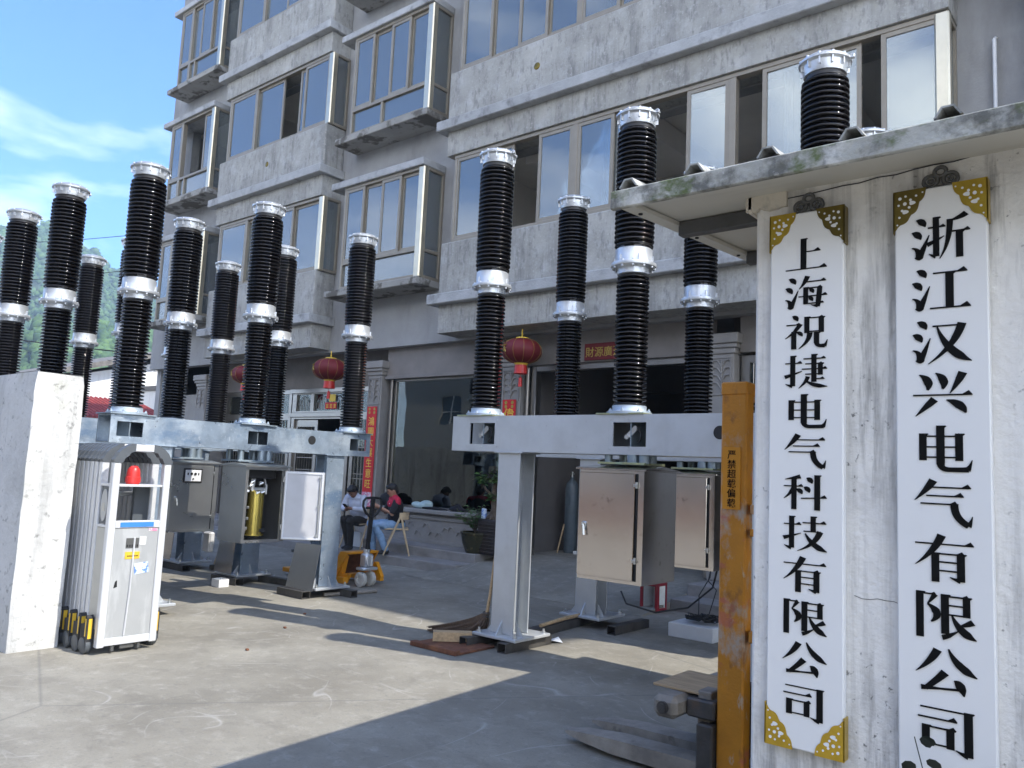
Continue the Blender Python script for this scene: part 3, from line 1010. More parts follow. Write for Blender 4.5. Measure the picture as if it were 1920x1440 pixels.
# right-hand window beyond the workshop
f = MB()
f.sheet((-4.62, -3.0), (1.0, 3.4), [(-4.5, -3.85, 1.1, 2.75), (-3.77, -3.1, 1.1, 2.75), (-4.5, -3.85, 2.87, 3.3), (-3.77, -3.1, 2.87, 3.3)], 10.52, 10.62)
o = part(f, 'ground_floor_window', 'steelframe')
q = MB()
q.box(-4.5, -3.1, 10.56, 10.57, 1.1, 3.3)
q.build('pane', 'shopglass', o)
q = MB()
for i in range(14):
    x = -4.45 + i * .096
    q.tube([(x, 10.535, 2.87), (x, 10.535, 3.3)], .007, 6)
for i in range(8):
    q.box(-4.5, -3.1, 10.53, 10.54, 2.2 + i * .07, 2.215 + i * .07)
q.build('bar_grille', 'steelframe', o)
w = MB()
w.box(-4.64, -3.0, 10.5, 10.7, .3, 1.0)
w.box(-3.0, -2.8, 10.5, 10.7, .3, 3.44)
w.box(3.2, 3.7, 10.5, 10.7, 1.0, 3.44)
w.box(-21.18, -18.5, 10.9, 11.1, .3, 4.2)
part(w, 'plinth_wall', 'granite')
# interior of the ground floor
w = MB()
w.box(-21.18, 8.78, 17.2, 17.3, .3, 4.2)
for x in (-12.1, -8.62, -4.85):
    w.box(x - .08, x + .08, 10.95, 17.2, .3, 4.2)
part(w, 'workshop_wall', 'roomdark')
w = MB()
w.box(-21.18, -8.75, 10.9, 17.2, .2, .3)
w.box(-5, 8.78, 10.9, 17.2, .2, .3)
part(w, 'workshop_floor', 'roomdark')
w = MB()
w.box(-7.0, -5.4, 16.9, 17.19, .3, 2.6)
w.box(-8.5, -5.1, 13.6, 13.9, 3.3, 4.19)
part(w, 'doorway_dark_fill', 'lead')  # solid near-black blocks paint the dark of inner openings

# ------------------------------------------------------------------ new-year decorations
def lantern(x, y, z, R, label):
    t = empty('red_lantern', (x, y, z), label, 'lantern', 'red lanterns hung along the soffit')
    m = MB()
    n = 24
    prof = []
    for i in range(17):
        a = -PI / 2 + PI * i / 16
        prof.append((max(.30 * R, R * math.cos(a) ** .8), .62 * R * math.sin(a)))
    vs, fs = [], []
    seg = 48
    for r, zz in prof:
        for k in range(seg):
            rr = r * (1 - .035 * (.5 + .5 * math.cos(2 * PI * k / seg * 12)))
            vs.append((x + rr * math.cos(2 * PI * k / seg), y + rr * math.sin(2 * PI * k / seg), z + zz))
    for i in range(len(prof) - 1):
        for k in range(seg):
            fs.append((i * seg + k, i * seg + (k + 1) % seg, (i + 1) * seg + (k + 1) % seg, (i + 1) * seg + k))
    m.add(vs, fs, True)
    m.build('silk_body', 'redcloth', t)
    m = MB()
    for k in range(12):
        a = 2 * PI * (k + .5) / 12
        m.tube([(x + (max(.3 * R, R * math.cos(b) ** .8) + .004) * math.cos(a), y + (max(.3 * R, R * math.cos(b) ** .8) + .004) * math.sin(a), z + .62 * R * math.sin(b)) for b in [-1.3 + 2.6 * i / 10 for i in range(11)]], .0022, 5)
    m.build('gold_rib', 'darkgold', t)
    m = MB()
    h = .60 * R
    m.lathe([(.0, h + .025), (.30 * R, h + .02), (.34 * R, h - .01), (.30 * R, h - .02)], 24, (x, y, z))
    m.lathe([(.30 * R, -h + .02), (.34 * R, -h), (.30 * R, -h - .03), (0, -h - .03)], 24, (x, y, z))
    m.tube([(x, y, z + h + .04), (x, y, z + h + .16)], .012, 8)
    m.build('gold_cap', 'goldpaint', t)
    m = MB()
    m.lathe([(.30 * R, -h - .03), (.33 * R, -h - .17), (.31 * R, -h - .17)], 20, (x, y, z))
    m.build('fringe', 'red', t)
    m = MB()
    m.tube([(x, y, z - h - .03), (x, y, z - h - .22), (x, y, z - h - .24), (x, y, z - h - .38)], [.004, .006, .028, .034], 10)
    m.build('tassel', 'red', t)
    m = MB()
    pts = []
    for px, pz in ((-.30, .12), (-.12, .13), (-.28, .02), (-.1, .03), (-.3, -.08), (-.2, .05), (-.12, -.09)):
        a = -PI / 2 + px * 1.6
        rr = R * max(.3, math.cos(pz * 1.6 / .55 * .55)) ** .8 * 1.0
        pts.append((x + rr * math.cos(a), y + rr * math.sin(a), z + pz * R * 1.6))
    m.tube(pts, .011, 5)
    m.build('gold_motif', 'darkgold', t)
lantern(-13.07, 9.95, 3.53, .355, 'red lantern hanging over the steel entrance door')
lantern(-8.12, 9.95, 3.60, .335, 'red lantern hanging beside the workshop opening under the soffit')
lantern(-16.1, 9.95, 3.55, .33, 'red lantern hidden mostly behind the black insulators, beyond the steel entrance door')

def couplet(x0, x1, z0, z1, y, txt, label, size):
    t = empty('couplet_banner', ((x0 + x1) / 2, y, z0), label, 'banner', 'red couplet banners')
    m = MB()
    m.box(x0, x1, y - .004, y, z0, z1)
    m.build('paper_strip', 'redpaper', t)
    text_mesh(txt, 'gold_lettering', 'goldpaint', size, t, FACE((x0 + x1) / 2, y - .006, z1 - .36), True, 1.10)
    m = MB()
    for i in range(2):
        for s in (-1, 1):
            m.lathe([(0, -.006), (.03, -.006), (.02, -.004)], 10, ((x0 + x1) / 2 + s * .07, y - .001, z1 - .05 - i * .07), axis='y')
    m.build('gold_flourish', 'darkgold', t)
    return t
cb = couplet(-12.31, -12.02, .85, 2.80, 10.342, '鴻圖大展生意旺', 'tall red couplet with seven gold characters on the carved pillar behind the seated men', .185)
m = MB()
m.box(-12.30, -12.03, 10.330, 10.336, .86, 1.13)
m.build('flower_print', 'pink', cb)
couplet(-8.80, -8.51, .9, 2.86, 10.342, '偉', 'red couplet whose one gold character shows above the galvanised beam, under a lantern', .25)
t = empty('door_plaque', (-6.89, 10.45, 3.45), 'small red plaque with four characters over the workshop opening', 'plaque')
m = MB()
m.box(-7.22, -6.48, 10.43, 10.455, 3.46, 3.73, .006)
m.build('board', 'redcloth', t)
text_mesh('財源廣進', 'gold_lettering', 'darkgold', .17, t, FACE(-7.11, 10.426, 3.525), False, 1.0)
t = empty('door_sticker', (-14.35, 10.95, 2.85), 'small gold and red paper stuck on the glass above the entrance door', 'sticker')
m = MB()
m.box(-14.45, -14.05, 10.93, 10.935, 2.84, 2.98)
m.build('red_strip', 'redpaper', t)
m = MB()
m.box(-14.32, -14.1, 10.93, 10.934, 3.0, 3.16)
m.build('yellow_sheet', 'goldpaint', t)
m = MB()
for i in range(3):
    x = -14.42 + i * .13
    for dz in (0, .03, .06):
        m.box(x + .01, x + .09, 10.926, 10.929, 2.865 + dz, 2.878 + dz)
    m.box(x + .04, x + .055, 10.9265, 10.9292, 2.86, 2.95)
m.build('gold_mark', 'goldpaint', t)

# ------------------------------------------------------------------ circuit breakers
MESH = {}
def cached(key, fn, mt):
    if key not in MESH:
        MESH[key] = fn().mesh(key, mt)
    return MESH[key]
def inst(name, me, parent, loc=(0, 0, 0)):
    o = bpy.data.objects.new(name, me)
    COL.objects.link(o)
    o.parent = parent
    o.location = loc
    ORG[o.name] = (0, 0, 0)
    return o
def sheds(n, z0, z1, core, out, sz):
    prof = [(core * .96, z0)]
    p = (z1 - z0) / n
    for i in range(n):
        z = z0 + p * i
        o = out - (.006 if i in (0, n - 1) else 0)
        r = min(.0105, .24 * p)
        prof += [(core, z + .02 * p), (core + (o - core) * .5, z + .12 * p)]
        prof += [(o - r + r * math.cos(a_), z + .38 * p + r * math.sin(a_)) for a_ in (-1.35, -.75, -.25, .25, .75, 1.3)]
        prof += [(core + (o - core) * .4, z + .72 * p), (core + .004, z + .92 * p)]
    prof.append((core * .96, z1))
    return prof
def pole(parent, x, zt, sz, plate):
    """One breaker pole: pedestal, lower column, interrupter column and cap (heights scaled by sz)."""
    Z = lambda z: z * sz
    def ins():
        m = MB()
        m.lathe(sheds(30, Z(.085), Z(1.27), .108, .150, sz), 40)
        m.lathe([(.125, Z(1.475)), (.155, Z(1.50)), (.155, Z(1.53))], 40)
        m.lathe(sheds(25, Z(1.52), Z(2.63), .143, .182, sz), 44)
        return m
    o = inst('insulator_column', cached('insulator_%.2f' % sz, ins, 'porcelain'), parent, (x, 0, zt))
    def ped():
        m = MB()
        m.lathe([(.0, .006), (.20, .006), (.20, .03), (.165, .034), (.152, .05), (.152, Z(.085)), (.10, Z(.088))], 40)
        for k in range(8):
            a = 2 * PI * k / 8 + .2
            m.lathe([(.014, .03), (.014, .045), (.006, .046), (.006, .058), (0, .058)], 8, (.182 * math.cos(a), .182 * math.sin(a), 0))
        return m
    inst('pedestal', cached('pedestal_%.2f' % sz, ped, 'flange'), o)
    def pl():
        m = MB()
        m.box(-.24, .24, -.175, .175, .0005, .014, .003)
        return m
    inst('base_plate', cached('pole_plate_' + plate, pl, plate), o)
    def mid():
        m = MB()
        m.lathe([(.11, Z(1.262)), (.145, Z(1.275)), (.145, Z(1.325)), (.16, Z(1.335)), (.205, Z(1.340)), (.208, Z(1.350)), (.205, Z(1.372)), (.172, Z(1.38)), (.168, Z(1.39)), (.168, Z(1.50)), (.158, Z(1.508)), (.10, Z(1.51))], 48)
        for k in range(12):
            a = 2 * PI * k / 12
            m.lathe([(0, Z(1.322)), (.012, Z(1.322)), (.012, Z(1.34))], 8, (.188 * math.cos(a), .188 * math.sin(a), 0))
            m.lathe([(.012, Z(1.372)), (.012, Z(1.386)), (0, Z(1.386))], 8, (.188 * math.cos(a), .188 * math.sin(a), 0))
        for k in range(6):
            a = 2 * PI * k / 6 + .3
            m.box(.165, .182, -.006, .006, Z(1.378), Z(1.44), 0, Matrix.Rotation(a, 4, 'Z'))
        return m
    inst('middle_flange', cached('midflange_%.2f' % sz, mid, 'alu'), o)
    def col():
        m = MB()
        m.lathe([(.13, Z(2.62)), (.148, Z(2.63)), (.148, Z(2.665)), (.14, Z(2.67))], 40)
        return m
    inst('collar', cached('collar_%.2f' % sz, col, 'collar'), o)
    def cap():
        m = MB()
        m.lathe([(.12, Z(2.66)), (.160, Z(2.664)), (.164, Z(2.68)), (.170, Z(2.745)), (.182, Z(2.752)), (.198, Z(2.758)), (.200, Z(2.775)), (.192, Z(2.780)), (.180, Z(2.782)), (.16, Z(2.806)), (.10, Z(2.826)), (0, Z(2.832))], 48)
        for k in range(12):
            a = 2 * PI * k / 12 + .1
            m.box(.162, .188, -.006, .006, Z(2.70), Z(2.756), 0, Matrix.Rotation(a, 4, 'Z'))
            m.lathe([(.012, Z(2.776)), (.012, Z(2.79)), (0, Z(2.79))], 8, (.188 * math.cos(a), .188 * math.sin(a), 0))
        m.tube([(.20 + .022 * math.cos(t), 0, Z(2.776) + .022 * math.sin(t)) for t in [2 * PI * i / 12 for i in range(13)]], .006, 6)
        m.box(.185, .225, -.02, .02, Z(2.76), Z(2.772), .002)
        return m
    inst('top_cap', cached('cap_%.2f' % sz, cap, 'alu'), o)
    return o

def breaker(loc, rz, label, pitch, sz, z0, z1, hw, beam_m, legx, cab, wins, hole, door, plate='zincyellow', crank=True, endx=.28, far_leg=True, ready=True):
    """Live-tank breaker on a two-legged galvanised gantry, built in its own frame: beam along x, front at -y."""
    t = empty('circuit_breaker', (*loc, 0), label, 'breaker', 'circuit breakers standing in the yard', math.radians(rz), world=False)
    ex = pitch + endx
    b = MB()
    b.sheet((-ex, ex), (z0, z1), [(a, c, z0 + .07, z1 - .07) for a, c in wins], -hw, -hw + .014)
    b.box(-ex, ex, hw - .014, hw, z0, z1)
    b.box(-ex, ex, -hw + .014, hw - .014, z1 - .014, z1 - .001)
    b.box(-ex, ex, -hw + .014, hw - .014, z0 + .001, z0 + .014)
    for a, c in wins:                                                   # screw studs round each window
        for fx in (a - .03, (a + c) / 2, c + .03):
            for zz in (z0 + .045, z1 - .045):
                b.lathe([(0, -.007), (.006, -.007), (.006, 0)], 6, (fx, -hw, zz), axis='y')
    beam = b.build('beam', beam_m, t)
    q = MB()
    for a, c in wins:                                                   # gusset plate seen inside each window
        q.box((a + c) / 2, (a + c) / 2 + .01, -hw + .016, hw - .016, z0 + .016, z1 - .016)
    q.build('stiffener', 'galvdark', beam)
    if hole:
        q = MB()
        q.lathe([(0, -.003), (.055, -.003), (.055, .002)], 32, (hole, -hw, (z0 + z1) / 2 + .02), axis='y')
        q.build('hole_dark_disc', 'black', beam)  # black disc, painting the dark of a hole onto the beam
    if crank:
        for a, c in wins[:2]:
            q = MB()
            cx = (a + c) / 2 + .015
            zc = (z0 + z1) / 2
            q.bar((cx - .05, -hw + .03, zc - .02), (cx + .035, -hw + .03, zc + .06), .02, .045)
            q.tube([(cx - .05, -hw + .012, zc - .02), (cx - .05, -hw + .08, zc - .02)], .022, 12)
            q.tube([(cx + .035, -hw + .012, zc + .06), (cx + .035, -hw + .08, zc + .06)], .016, 12)
            q.build('crank_lever', 'bolt', beam)
            q = MB()
            q.tube([(cx + .05, -hw + .03, zc + .06), (cx + .085, -hw + .03, zc + .01), (cx + .075, -hw + .03, zc - .05), (cx + .05, -hw + .03, zc - .075)], .008, 8)
            q.build('braid', 'black', beam)
    for lx in legx:
        g = MB()                                                        # H-section column
        g.box(lx - .135, lx + .135, -.15, -.135, .125, z0 - .012, .002)
        g.box(lx - .135, lx + .135, .07, .085, .125, z0 - .012, .002)
        g.box(lx - .008, lx + .008, -.135, .07, .125, z0 - .012)
        g.box(lx - .17, lx + .17, -.18, .12, z0 - .012, z0 - .0005, .002)
        o = g.build('leg', beam_m, t)
        g = MB()
        g.box(lx - .265, lx + .265, -.27, .27, .095, .122, .004)
        for sx in (-1, 1):
            g.prism([(lx + sx * .135 + (0 if sx > 0 else 0), .122), (lx + sx * .22, .122), (lx + sx * .135, .24)], -.10, -.09, 'xz')
        for sy in (-1, ):
            g.prism([(-.15, .122), (-.235, .122), (-.15, .25)], lx - .006, lx + .006, 'yz')
        g.build('foot_plate', 'galv', o)
        g = MB()
        for sx in (-1, 1):
            for sy in (-1, 1):
                g.lathe([(.022, .122), (.022, .14), (.011, .141), (.011, .165), (0, .165)], 8, (lx + sx * .22, sy * .22, 0))
        g.build('anchor_bolt', 'bolt', o)
    for i in (-1, 0, 1):
        pole(t, i * pitch, z1, sz, plate)
    # mechanism cabinet hung under the middle pole
    cx0, cx1, cy0, cy1, cz0, cz1 = cab
    s = MB()
    s.box((cx0 + cx1) / 2 - .27, (cx0 + cx1) / 2 + .2, -.17, .19, cz1 + .055, cz1 + .075, .002)
    s.build('hanger_plate', plate, t)
    s = MB()
    for dx, dy, r in ((-.2, -.1, .035), (.06, -.12, .05), (.16, -.1, .05), (-.2, .14, .035), (.1, .1, .06)):
        s.tube([((cx0 + cx1) / 2 + dx, dy, cz1 + .07), ((cx0 + cx1) / 2 + dx, dy, z0)], r, 14)
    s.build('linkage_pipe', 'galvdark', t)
    c = MB()
    w = .012
    open_ = door == 'open'
    c.box(cx0, cx0 + w, cy0, cy1, cz0, cz1)
    c.box(cx1 - w, cx1, cy0, cy1, cz0, cz1)
    c.box(cx0 + w, cx1 - w, cy1 - w, cy1, cz0, cz1)
    c.box(cx0 + w, cx1 - w, cy0, cy1 - w, cz0, cz0 + w)
    c.box(cx0 + w, cx1 - w, cy0, cy1 - w, cz1 - w, cz1)
    c.sheet((cx0 + w, cx1 - w), (cz0 + w, cz1 - w), [(cx0 + .035, cx1 - .075, cz0 + .035, cz1 - .03)], cy0, cy0 + w)
    sm = 'stainless' if door == 'closed' else 'stainless2'
    cb = c.build('cabinet', sm, t)
    l = MB()
    l.box(cx0 - .03, cx1 + .035, cy0 - .035, cy1 + .03, cz1, cz1 + .016, .004)
    l.prism([(cy0 - .035, cz1 + .016), (cy1 + .03, cz1 + .016), ((cy0 + cy1) / 2, cz1 + .045)], cx0 - .03, cx1 + .035, 'yz')
    l.build('lid', sm, cb)
    if not open_:
        d = MB()
        d.box(cx0 + .006, cx1 - .075, cy0 - .022, cy0 - .001, cz0 + .03, cz1 - .022, .004)
        dd = d.build('door', sm, cb)
        for zz in (cz1 - .14, cz0 + .17):
            d = MB()
            d.tube([(cx1 - .062, cy0 - .014, zz), (cx1 - .062, cy0 - .014, zz + .05)], .010, 8)
            d.box(cx1 - .085, cx1 - .05, cy0 - .028, cy0 - .018, zz + .012, zz + .036, .002)
            d.build('hinge', 'bolt', cb)
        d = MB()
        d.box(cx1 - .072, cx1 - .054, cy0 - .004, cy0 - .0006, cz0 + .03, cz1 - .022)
        d.build('gap_dark_strip', 'black', cb)  # black strip paints in the dark of the hinge-side gap
        d = MB()
        hz = (cz0 + cz1) / 2 - .02
        d.box(cx0 + .055, cx0 + .095, cy0 - .034, cy0 - .023, hz - .03, hz + .04, .004)
        d.bar((cx0 + .075, cy0 - .045, hz + .02), (cx0 + .085, cy0 - .05, hz - .075), .018, .014)
        d.lathe([(.017, 0), (.017, -.014), (0, -.014)], 12, (cx0 + .072, cy0 - .034, hz + .02), axis='y')
        d.build('handle', 'bolt', cb)
        if door == 'window':
            d = MB()
            zc = cz1 - .15
            xm = (cx0 + cx1 - .07) / 2 - .01
            d.box(xm - .125, xm + .125, cy0 - .034, cy0 - .023, zc - .09, zc + .09, .02)
            d.build('window_gasket', 'black', cb)
            d = MB()
            d.box(xm - .105, xm + .105, cy0 - .038, cy0 - .0342, zc - .07, zc + .07, .002)
            d.build('indicator_window', 'white', cb)
            d = MB()
            for dx in (-.025, .025):
                d.lathe([(0, -.01), (.016, -.01), (.016, 0)], 12, (xm + dx, cy0 - .038, zc + .022), axis='y')
            for k, dx in enumerate((-.07, .07)):
                d.box(xm + dx - .008, xm + dx + .008, cy0 - .0395, cy0 - .0378, zc + .005, zc + .035)
            d.lathe([(0, -.012), (.010, -.012), (.010, 0)], 10, (xm, cy0 - .038, zc - .04), axis='y')
            d.build('control_button', 'black', cb)
    else:
        hx = cx1 - .07                                                   # door swung open on its right edge
        W = cx1 - cx0 - .09
        mt = Matrix.Translation((hx + .02, cy0 - .02, 0)) @ Matrix.Rotation(math.radians(-44), 4, 'Z')
        d = MB()
        d.box(0, W, -.012, .012, cz0 + .03, cz1 - .03, .003, mt)
        d.build('door', 'stainless2', cb)
        d = MB()
        d.box(.025, W - .025, -.017, -.0125, cz0 + .055, cz1 - .055, .001, mt)
        d.build('door_liner', 'greypanel', cb)
        d = MB()
        zc0, zc1 = cz0 + .04, cz1 - .04
        d.sheet((.012, W - .012), (zc0, zc1), [(.03, W - .03, zc0 + .018, zc1 - .018)], -.0122, -.024)
        d.xform(mt)
        d.build('door_gasket', 'white', cb)
        d = MB()
        d.tube([mt @ Vector((W - .05, -.024, cz0 + .1)), mt @ Vector((W - .05, -.024, cz1 - .1))], .006, 6)
        for zz in (cz0 + .09, (cz0 + cz1) / 2, cz1 - .09):
            d.tube([mt @ Vector((W - .05, -.016, zz)), mt @ Vector((W - .05, -.035, zz))], .016, 8)
        d.build('lock_rod', 'bolt', cb)
        # mechanism inside: gilt spring cylinder, levers, black rear board
        xm = (cx0 + cx1) / 2
        d = MB()
        d.box(cx0 + .014, cx1 - .014, cy1 - .03, cy1 - .0125, cz0 + .014, cz1 - .014)
        d.build('rear_board', 'black', cb)
        d = MB()
        yc = (cy0 + cy1) / 2 - .06
        d.lathe([(.0, cz0 + .07), (.12, cz0 + .07), (.12, cz0 + .085), (.092, cz0 + .086), (.092, cz1 - .28), (.07, cz1 - .265), (0, cz1 - .265)], 32, (xm - .01, yc, 0))
        d.build('spring_cylinder', 'gold', cb)
        d = MB()
        d.box(xm - .10, xm + .12, yc - .03, yc + .03, cz1 - .27, cz1 - .235, .004)
        d.bar((xm - .07, yc - .02, cz1 - .25), (xm - .05, yc - .02, cz1 - .07), .02, .03)
        d.bar((xm + .11, yc - .02, cz1 - .25), (xm + .05, yc - .02, cz1 - .05), .014, .02)
        for dx in (-.08, .10):
            d.tube([(xm + dx, yc - .03, cz1 - .31), (xm + dx, yc - .03, cz1 - .2)], .012, 8)
        d.build('yoke', 'alu', cb)
        d = MB()
        random.seed(3)
        for i in range(12):
            x = cx0 + .07 + random.random() * .2
            zz = cz1 - .10 - random.random() * .22
            y = cy0 + .06 + random.random() * .1
            d.box(x, x + .03 + random.random() * .03, y, y + .05, zz, zz + .02 + random.random() * .03, .003)
            d.tube([(x, y, zz), (x + .04, y - .01, zz + .02)], .012, 8)
        for i in range(6):
            x = cx0 + .05 + random.random() * .06
            zz = cz0 + .08 + random.random() * .3
            d.box(x, x + .025, cy0 + .08, cy0 + .13, zz, zz + .03, .003)
        d.build('control_gear', 'bolt', cb)
        d = MB()
        d.box(cx0 + .06, cx1 - .09, cy0 + .1, cy1 - .04, cz1 - .13, cz1 - .03, .004)
        d.box(xm + .01, xm + .09, yc - .098, yc - .088, cz0 + .11, cz0 + .15)
        d.build('black_relay', 'black', cb)
        for zz in (cz1 - .16, cz0 + .14):
            d = MB()
            d.tube([(hx + .012, cy0 - .012, zz), (hx + .012, cy0 - .012, zz + .06)], .011, 8)
            d.build('hinge', 'bolt', cb)
    return t

fr = dict(pitch=1.70, sz=1.0, z0=1.84, z1=2.19, hw=.16, beam_m='galv', legx=(-1.235, 1.28), cab=(-.25, .38, -.36, .19, .78, 1.70),
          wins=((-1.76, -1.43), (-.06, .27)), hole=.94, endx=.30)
C1 = breaker((-3.73, 6.12), 0, 'bright galvanised circuit breaker in front of the workshop, nearest the yellow mast', door='closed', **fr)
C2 = copy_tree(C1)
C2.location = (-3.86, 7.70, 0)
C2['label'] = 'galvanised circuit breaker half hidden behind the bright one, nearest the workshop opening'
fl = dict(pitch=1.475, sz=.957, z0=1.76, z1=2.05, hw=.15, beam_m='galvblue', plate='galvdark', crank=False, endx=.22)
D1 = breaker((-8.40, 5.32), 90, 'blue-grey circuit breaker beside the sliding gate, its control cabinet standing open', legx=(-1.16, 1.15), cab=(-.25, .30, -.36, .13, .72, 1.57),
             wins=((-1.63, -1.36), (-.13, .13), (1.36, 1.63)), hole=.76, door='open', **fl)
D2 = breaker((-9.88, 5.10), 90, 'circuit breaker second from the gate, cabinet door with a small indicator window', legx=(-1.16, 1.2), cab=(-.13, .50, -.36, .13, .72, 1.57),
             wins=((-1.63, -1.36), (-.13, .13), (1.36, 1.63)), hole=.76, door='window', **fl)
D3 = copy_tree(D2)
D3.location = (-11.5, 5.16, 0)
D3['label'] = 'circuit breaker third from the gate, behind the one with the indicator window'
D4 = copy_tree(D2)
D4.location = (-13.15, 5.25, 0)
D4['label'] = 'circuit breaker farthest from the gate, its poles the smallest, against the hill'

# ------------------------------------------------------------------ packing under the feet
def tube_sq(p0, p1, w, h, name, label, m='darksteel', cat='steel tube', group='steel tubes packed under the breaker feet', wall=.006):
    """Open-ended rectangular tube lying on the ground."""
    p0, p1 = Vector(p0), Vector(p1)
    d = p1 - p0
    mt = Matrix.Translation(p0) @ d.to_track_quat('Y', 'Z').to_matrix().to_4x4()
    b = MB()
    b.sheet((-w / 2, w / 2), (-h / 2, h / 2), [(-w / 2 + wall, w / 2 - wall, -h / 2 + wall, h / 2 - wall)], 0, d.length, 'xz')
    b.xform(mt)
    return thing(b, name, m, label, cat, group)
tube_sq((-4.80, 5.78, .045), (-4.80, 6.48, .045), .10, .088, 'steel_tube', 'dark square tube under the near foot of the bright breaker, right side')
tube_sq((-5.20, 5.70, .045), (-5.20, 6.50, .045), .10, .088, 'steel_tube', 'dark square tube under the near foot of the bright breaker, broom side')
tube_sq((-5.06, 6.55, .045), (-5.20, 7.95, .045), .11, .088, 'steel_tube', 'long dark steel tube lying between the two right-hand breaker feet')
tube_sq((-4.62, 7.35, .045), (-4.62, 8.05, .045), .10, .088, 'steel_tube', 'dark square tube under the rear right breaker foot')
tube_sq((-8.72, 6.12, .045), (-8.20, 6.12, .045), .12, .088, 'steel_tube', 'grey channel under the foot with the leaning steel sheet')
tube_sq((-8.75, 6.66, .045), (-7.95, 6.66, .045), .10, .088, 'steel_tube', 'dark square tube beneath the foot behind the pallet truck forks')
tube_sq((-10.15, 6.05, .045), (-9.55, 6.05, .045), .12, .088, 'steel_tube', 'dark tube under the second breaker foot from the gate')
tube_sq((-9.75, 6.5, .045), (-8.8, 6.62, .045), .09, .08, 'steel_tube', 'dark tube lying between the first and second left-hand feet')
tube_sq((-11.85, 6.15, .045), (-11.1, 6.15, .045), .12, .088, 'steel_tube', 'dark tube under the third breaker foot from the gate')
tube_sq((-11.1, 6.55, .045), (-10.5, 6.75, .045), .10, .07, 'steel_tube', 'dark tube poking out behind the third breaker foot')
for (x, y, lab) in ((-8.4, 4.17, 'orange-ended steel tube under the breaker foot beside the sliding gate'), (-9.88, 3.95, 'steel tube under the second breaker, near foot hidden by the gate')):
    tube_sq((x - .30, y - .2, .045), (x + .48, y - .2, .045), .12, .088, 'steel_tube', lab, 'rust' if x > -9 else 'darksteel')
for (x, y) in ((-2.45, 6.12), (-2.58, 7.7), (-11.5, 4.0), (-13.15, 4.1), (-13.15, 6.45)):
    tube_sq((x, y - .3, .045), (x, y + .3, .045), .12, .088, 'steel_tube', 'dark square tube under a breaker foot hidden from the gate')
m = MB()
m.box(-5.58, -4.98, 5.42, 5.90, .002, .022, .003)
m.box(-5.56, -4.98, 5.36, 5.43, .0025, .045, .004)
thing(m, 'rusty_plate', 'rust', 'rusty brown steel plate lying before the near breaker foot', 'steel plate')
tube_sq((-5.50, 5.60, .07), (-5.24, 5.86, .07), .11, .085, 'steel_offcut', 'short orange-brown rectangular tube offcut on the rusty plate', 'wood', 'steel tube', None)
m = MB()
m.tube([(-5.02, 6.65, .115), (-5.1, 7.2, .118), (-5.14, 7.75, .113)], [.018, .021, .019], 10)
thing(m, 'bamboo_pole', 'wood', 'short bamboo pole lying on the long steel tube', 'pole')
m = MB()
m.prism([(-8.66, .10), (-8.12, .10), (-8.10, .66), (-8.60, .64)], 0, .006, 'xz', Matrix.Translation((0, 6.13, 0)) @ Matrix.Rotation(math.radians(-7), 4, 'X'))
thing(m, 'steel_sheet', 'stainless2', 'dull steel sheet leaning against the breaker leg beside the pallet truck', 'steel sheet')
m = MB()
m.prism([(-10.05, .14), (-9.62, .14), (-9.62, .70), (-9.98, .70)], 0, .006, 'xz', Matrix.Translation((0, 5.95, 0)) @ Matrix.Rotation(math.radians(-4), 4, 'X'))
thing(m, 'steel_sheet', 'stainless', 'tan stainless sheet covering the second breaker leg, below the open cabinet', 'steel sheet')
m = MB()
m.prism([(-11.85, .14), (-11.42, .14), (-11.42, .80), (-11.85, .80)], 0, .006, 'xz', Matrix.Translation((0, 6.05, 0)) @ Matrix.Rotation(math.radians(-4), 4, 'X'))
thing(m, 'steel_sheet', 'stainless', 'tan stainless sheet covering the third breaker leg, below the indicator window', 'steel sheet')
m = MB()
m.box(-9.98, -9.80, 5.72, 5.80, .42, .68, .02)
thing(m, 'junction_box', 'greypanel', 'pale grey junction box fixed low on the second breaker leg', 'junction box')
m = MB()
m.tube([(-8.22, 6.40, .025), (-8.1, 7.15, .025)], .024, 12)
thing(m, 'steel_pipe', 'forksteel', 'thin grey pipe lying on the ground in front of the pallet truck', 'pipe')

# ------------------------------------------------------------------ gate: wall pier on the left, sliding gate
m = MB()
random.seed(11)
NZ = 26
ring = []
for i in range(NZ + 1):
    z = -.05 + 2.36 * i / NZ
    j = lambda k=.0035: (random.random() - .5) * 2 * k
    top = .016 if i == NZ else 0
    ring.append([(-30, 2.58, z), (-7.36 + j(), 2.585 + j() + top, z + j() * (i == NZ)), (-7.352 + j(.003) - top, 2.60 + j(), z + j() * (i == NZ)), (-7.35 + j(.005) - top, 2.78 + j(), z + j() * 1.6 * (i == NZ)), (-7.352 + j(.003) - top, 2.965 + j(), z + j() * (i == NZ)), (-7.36 + j(), 2.98 + j() - top, z + j() * (i == NZ)), (-30, 2.98, z)])
vs = [p for r_ in ring for p in r_]
fs = [(i * 7 + k, i * 7 + (k + 1) % 7, (i + 1) * 7 + (k + 1) % 7, (i + 1) * 7 + k) for i in range(NZ) for k in range(7)]
fs += [tuple(range(7))[::-1], tuple(NZ * 7 + k for k in range(7))]
m.add(vs, fs, True)
thing(m, 'boundary_wall', 'whitepillar', 'stained white boundary wall whose sunlit end stands beside the sliding gate', 'wall')

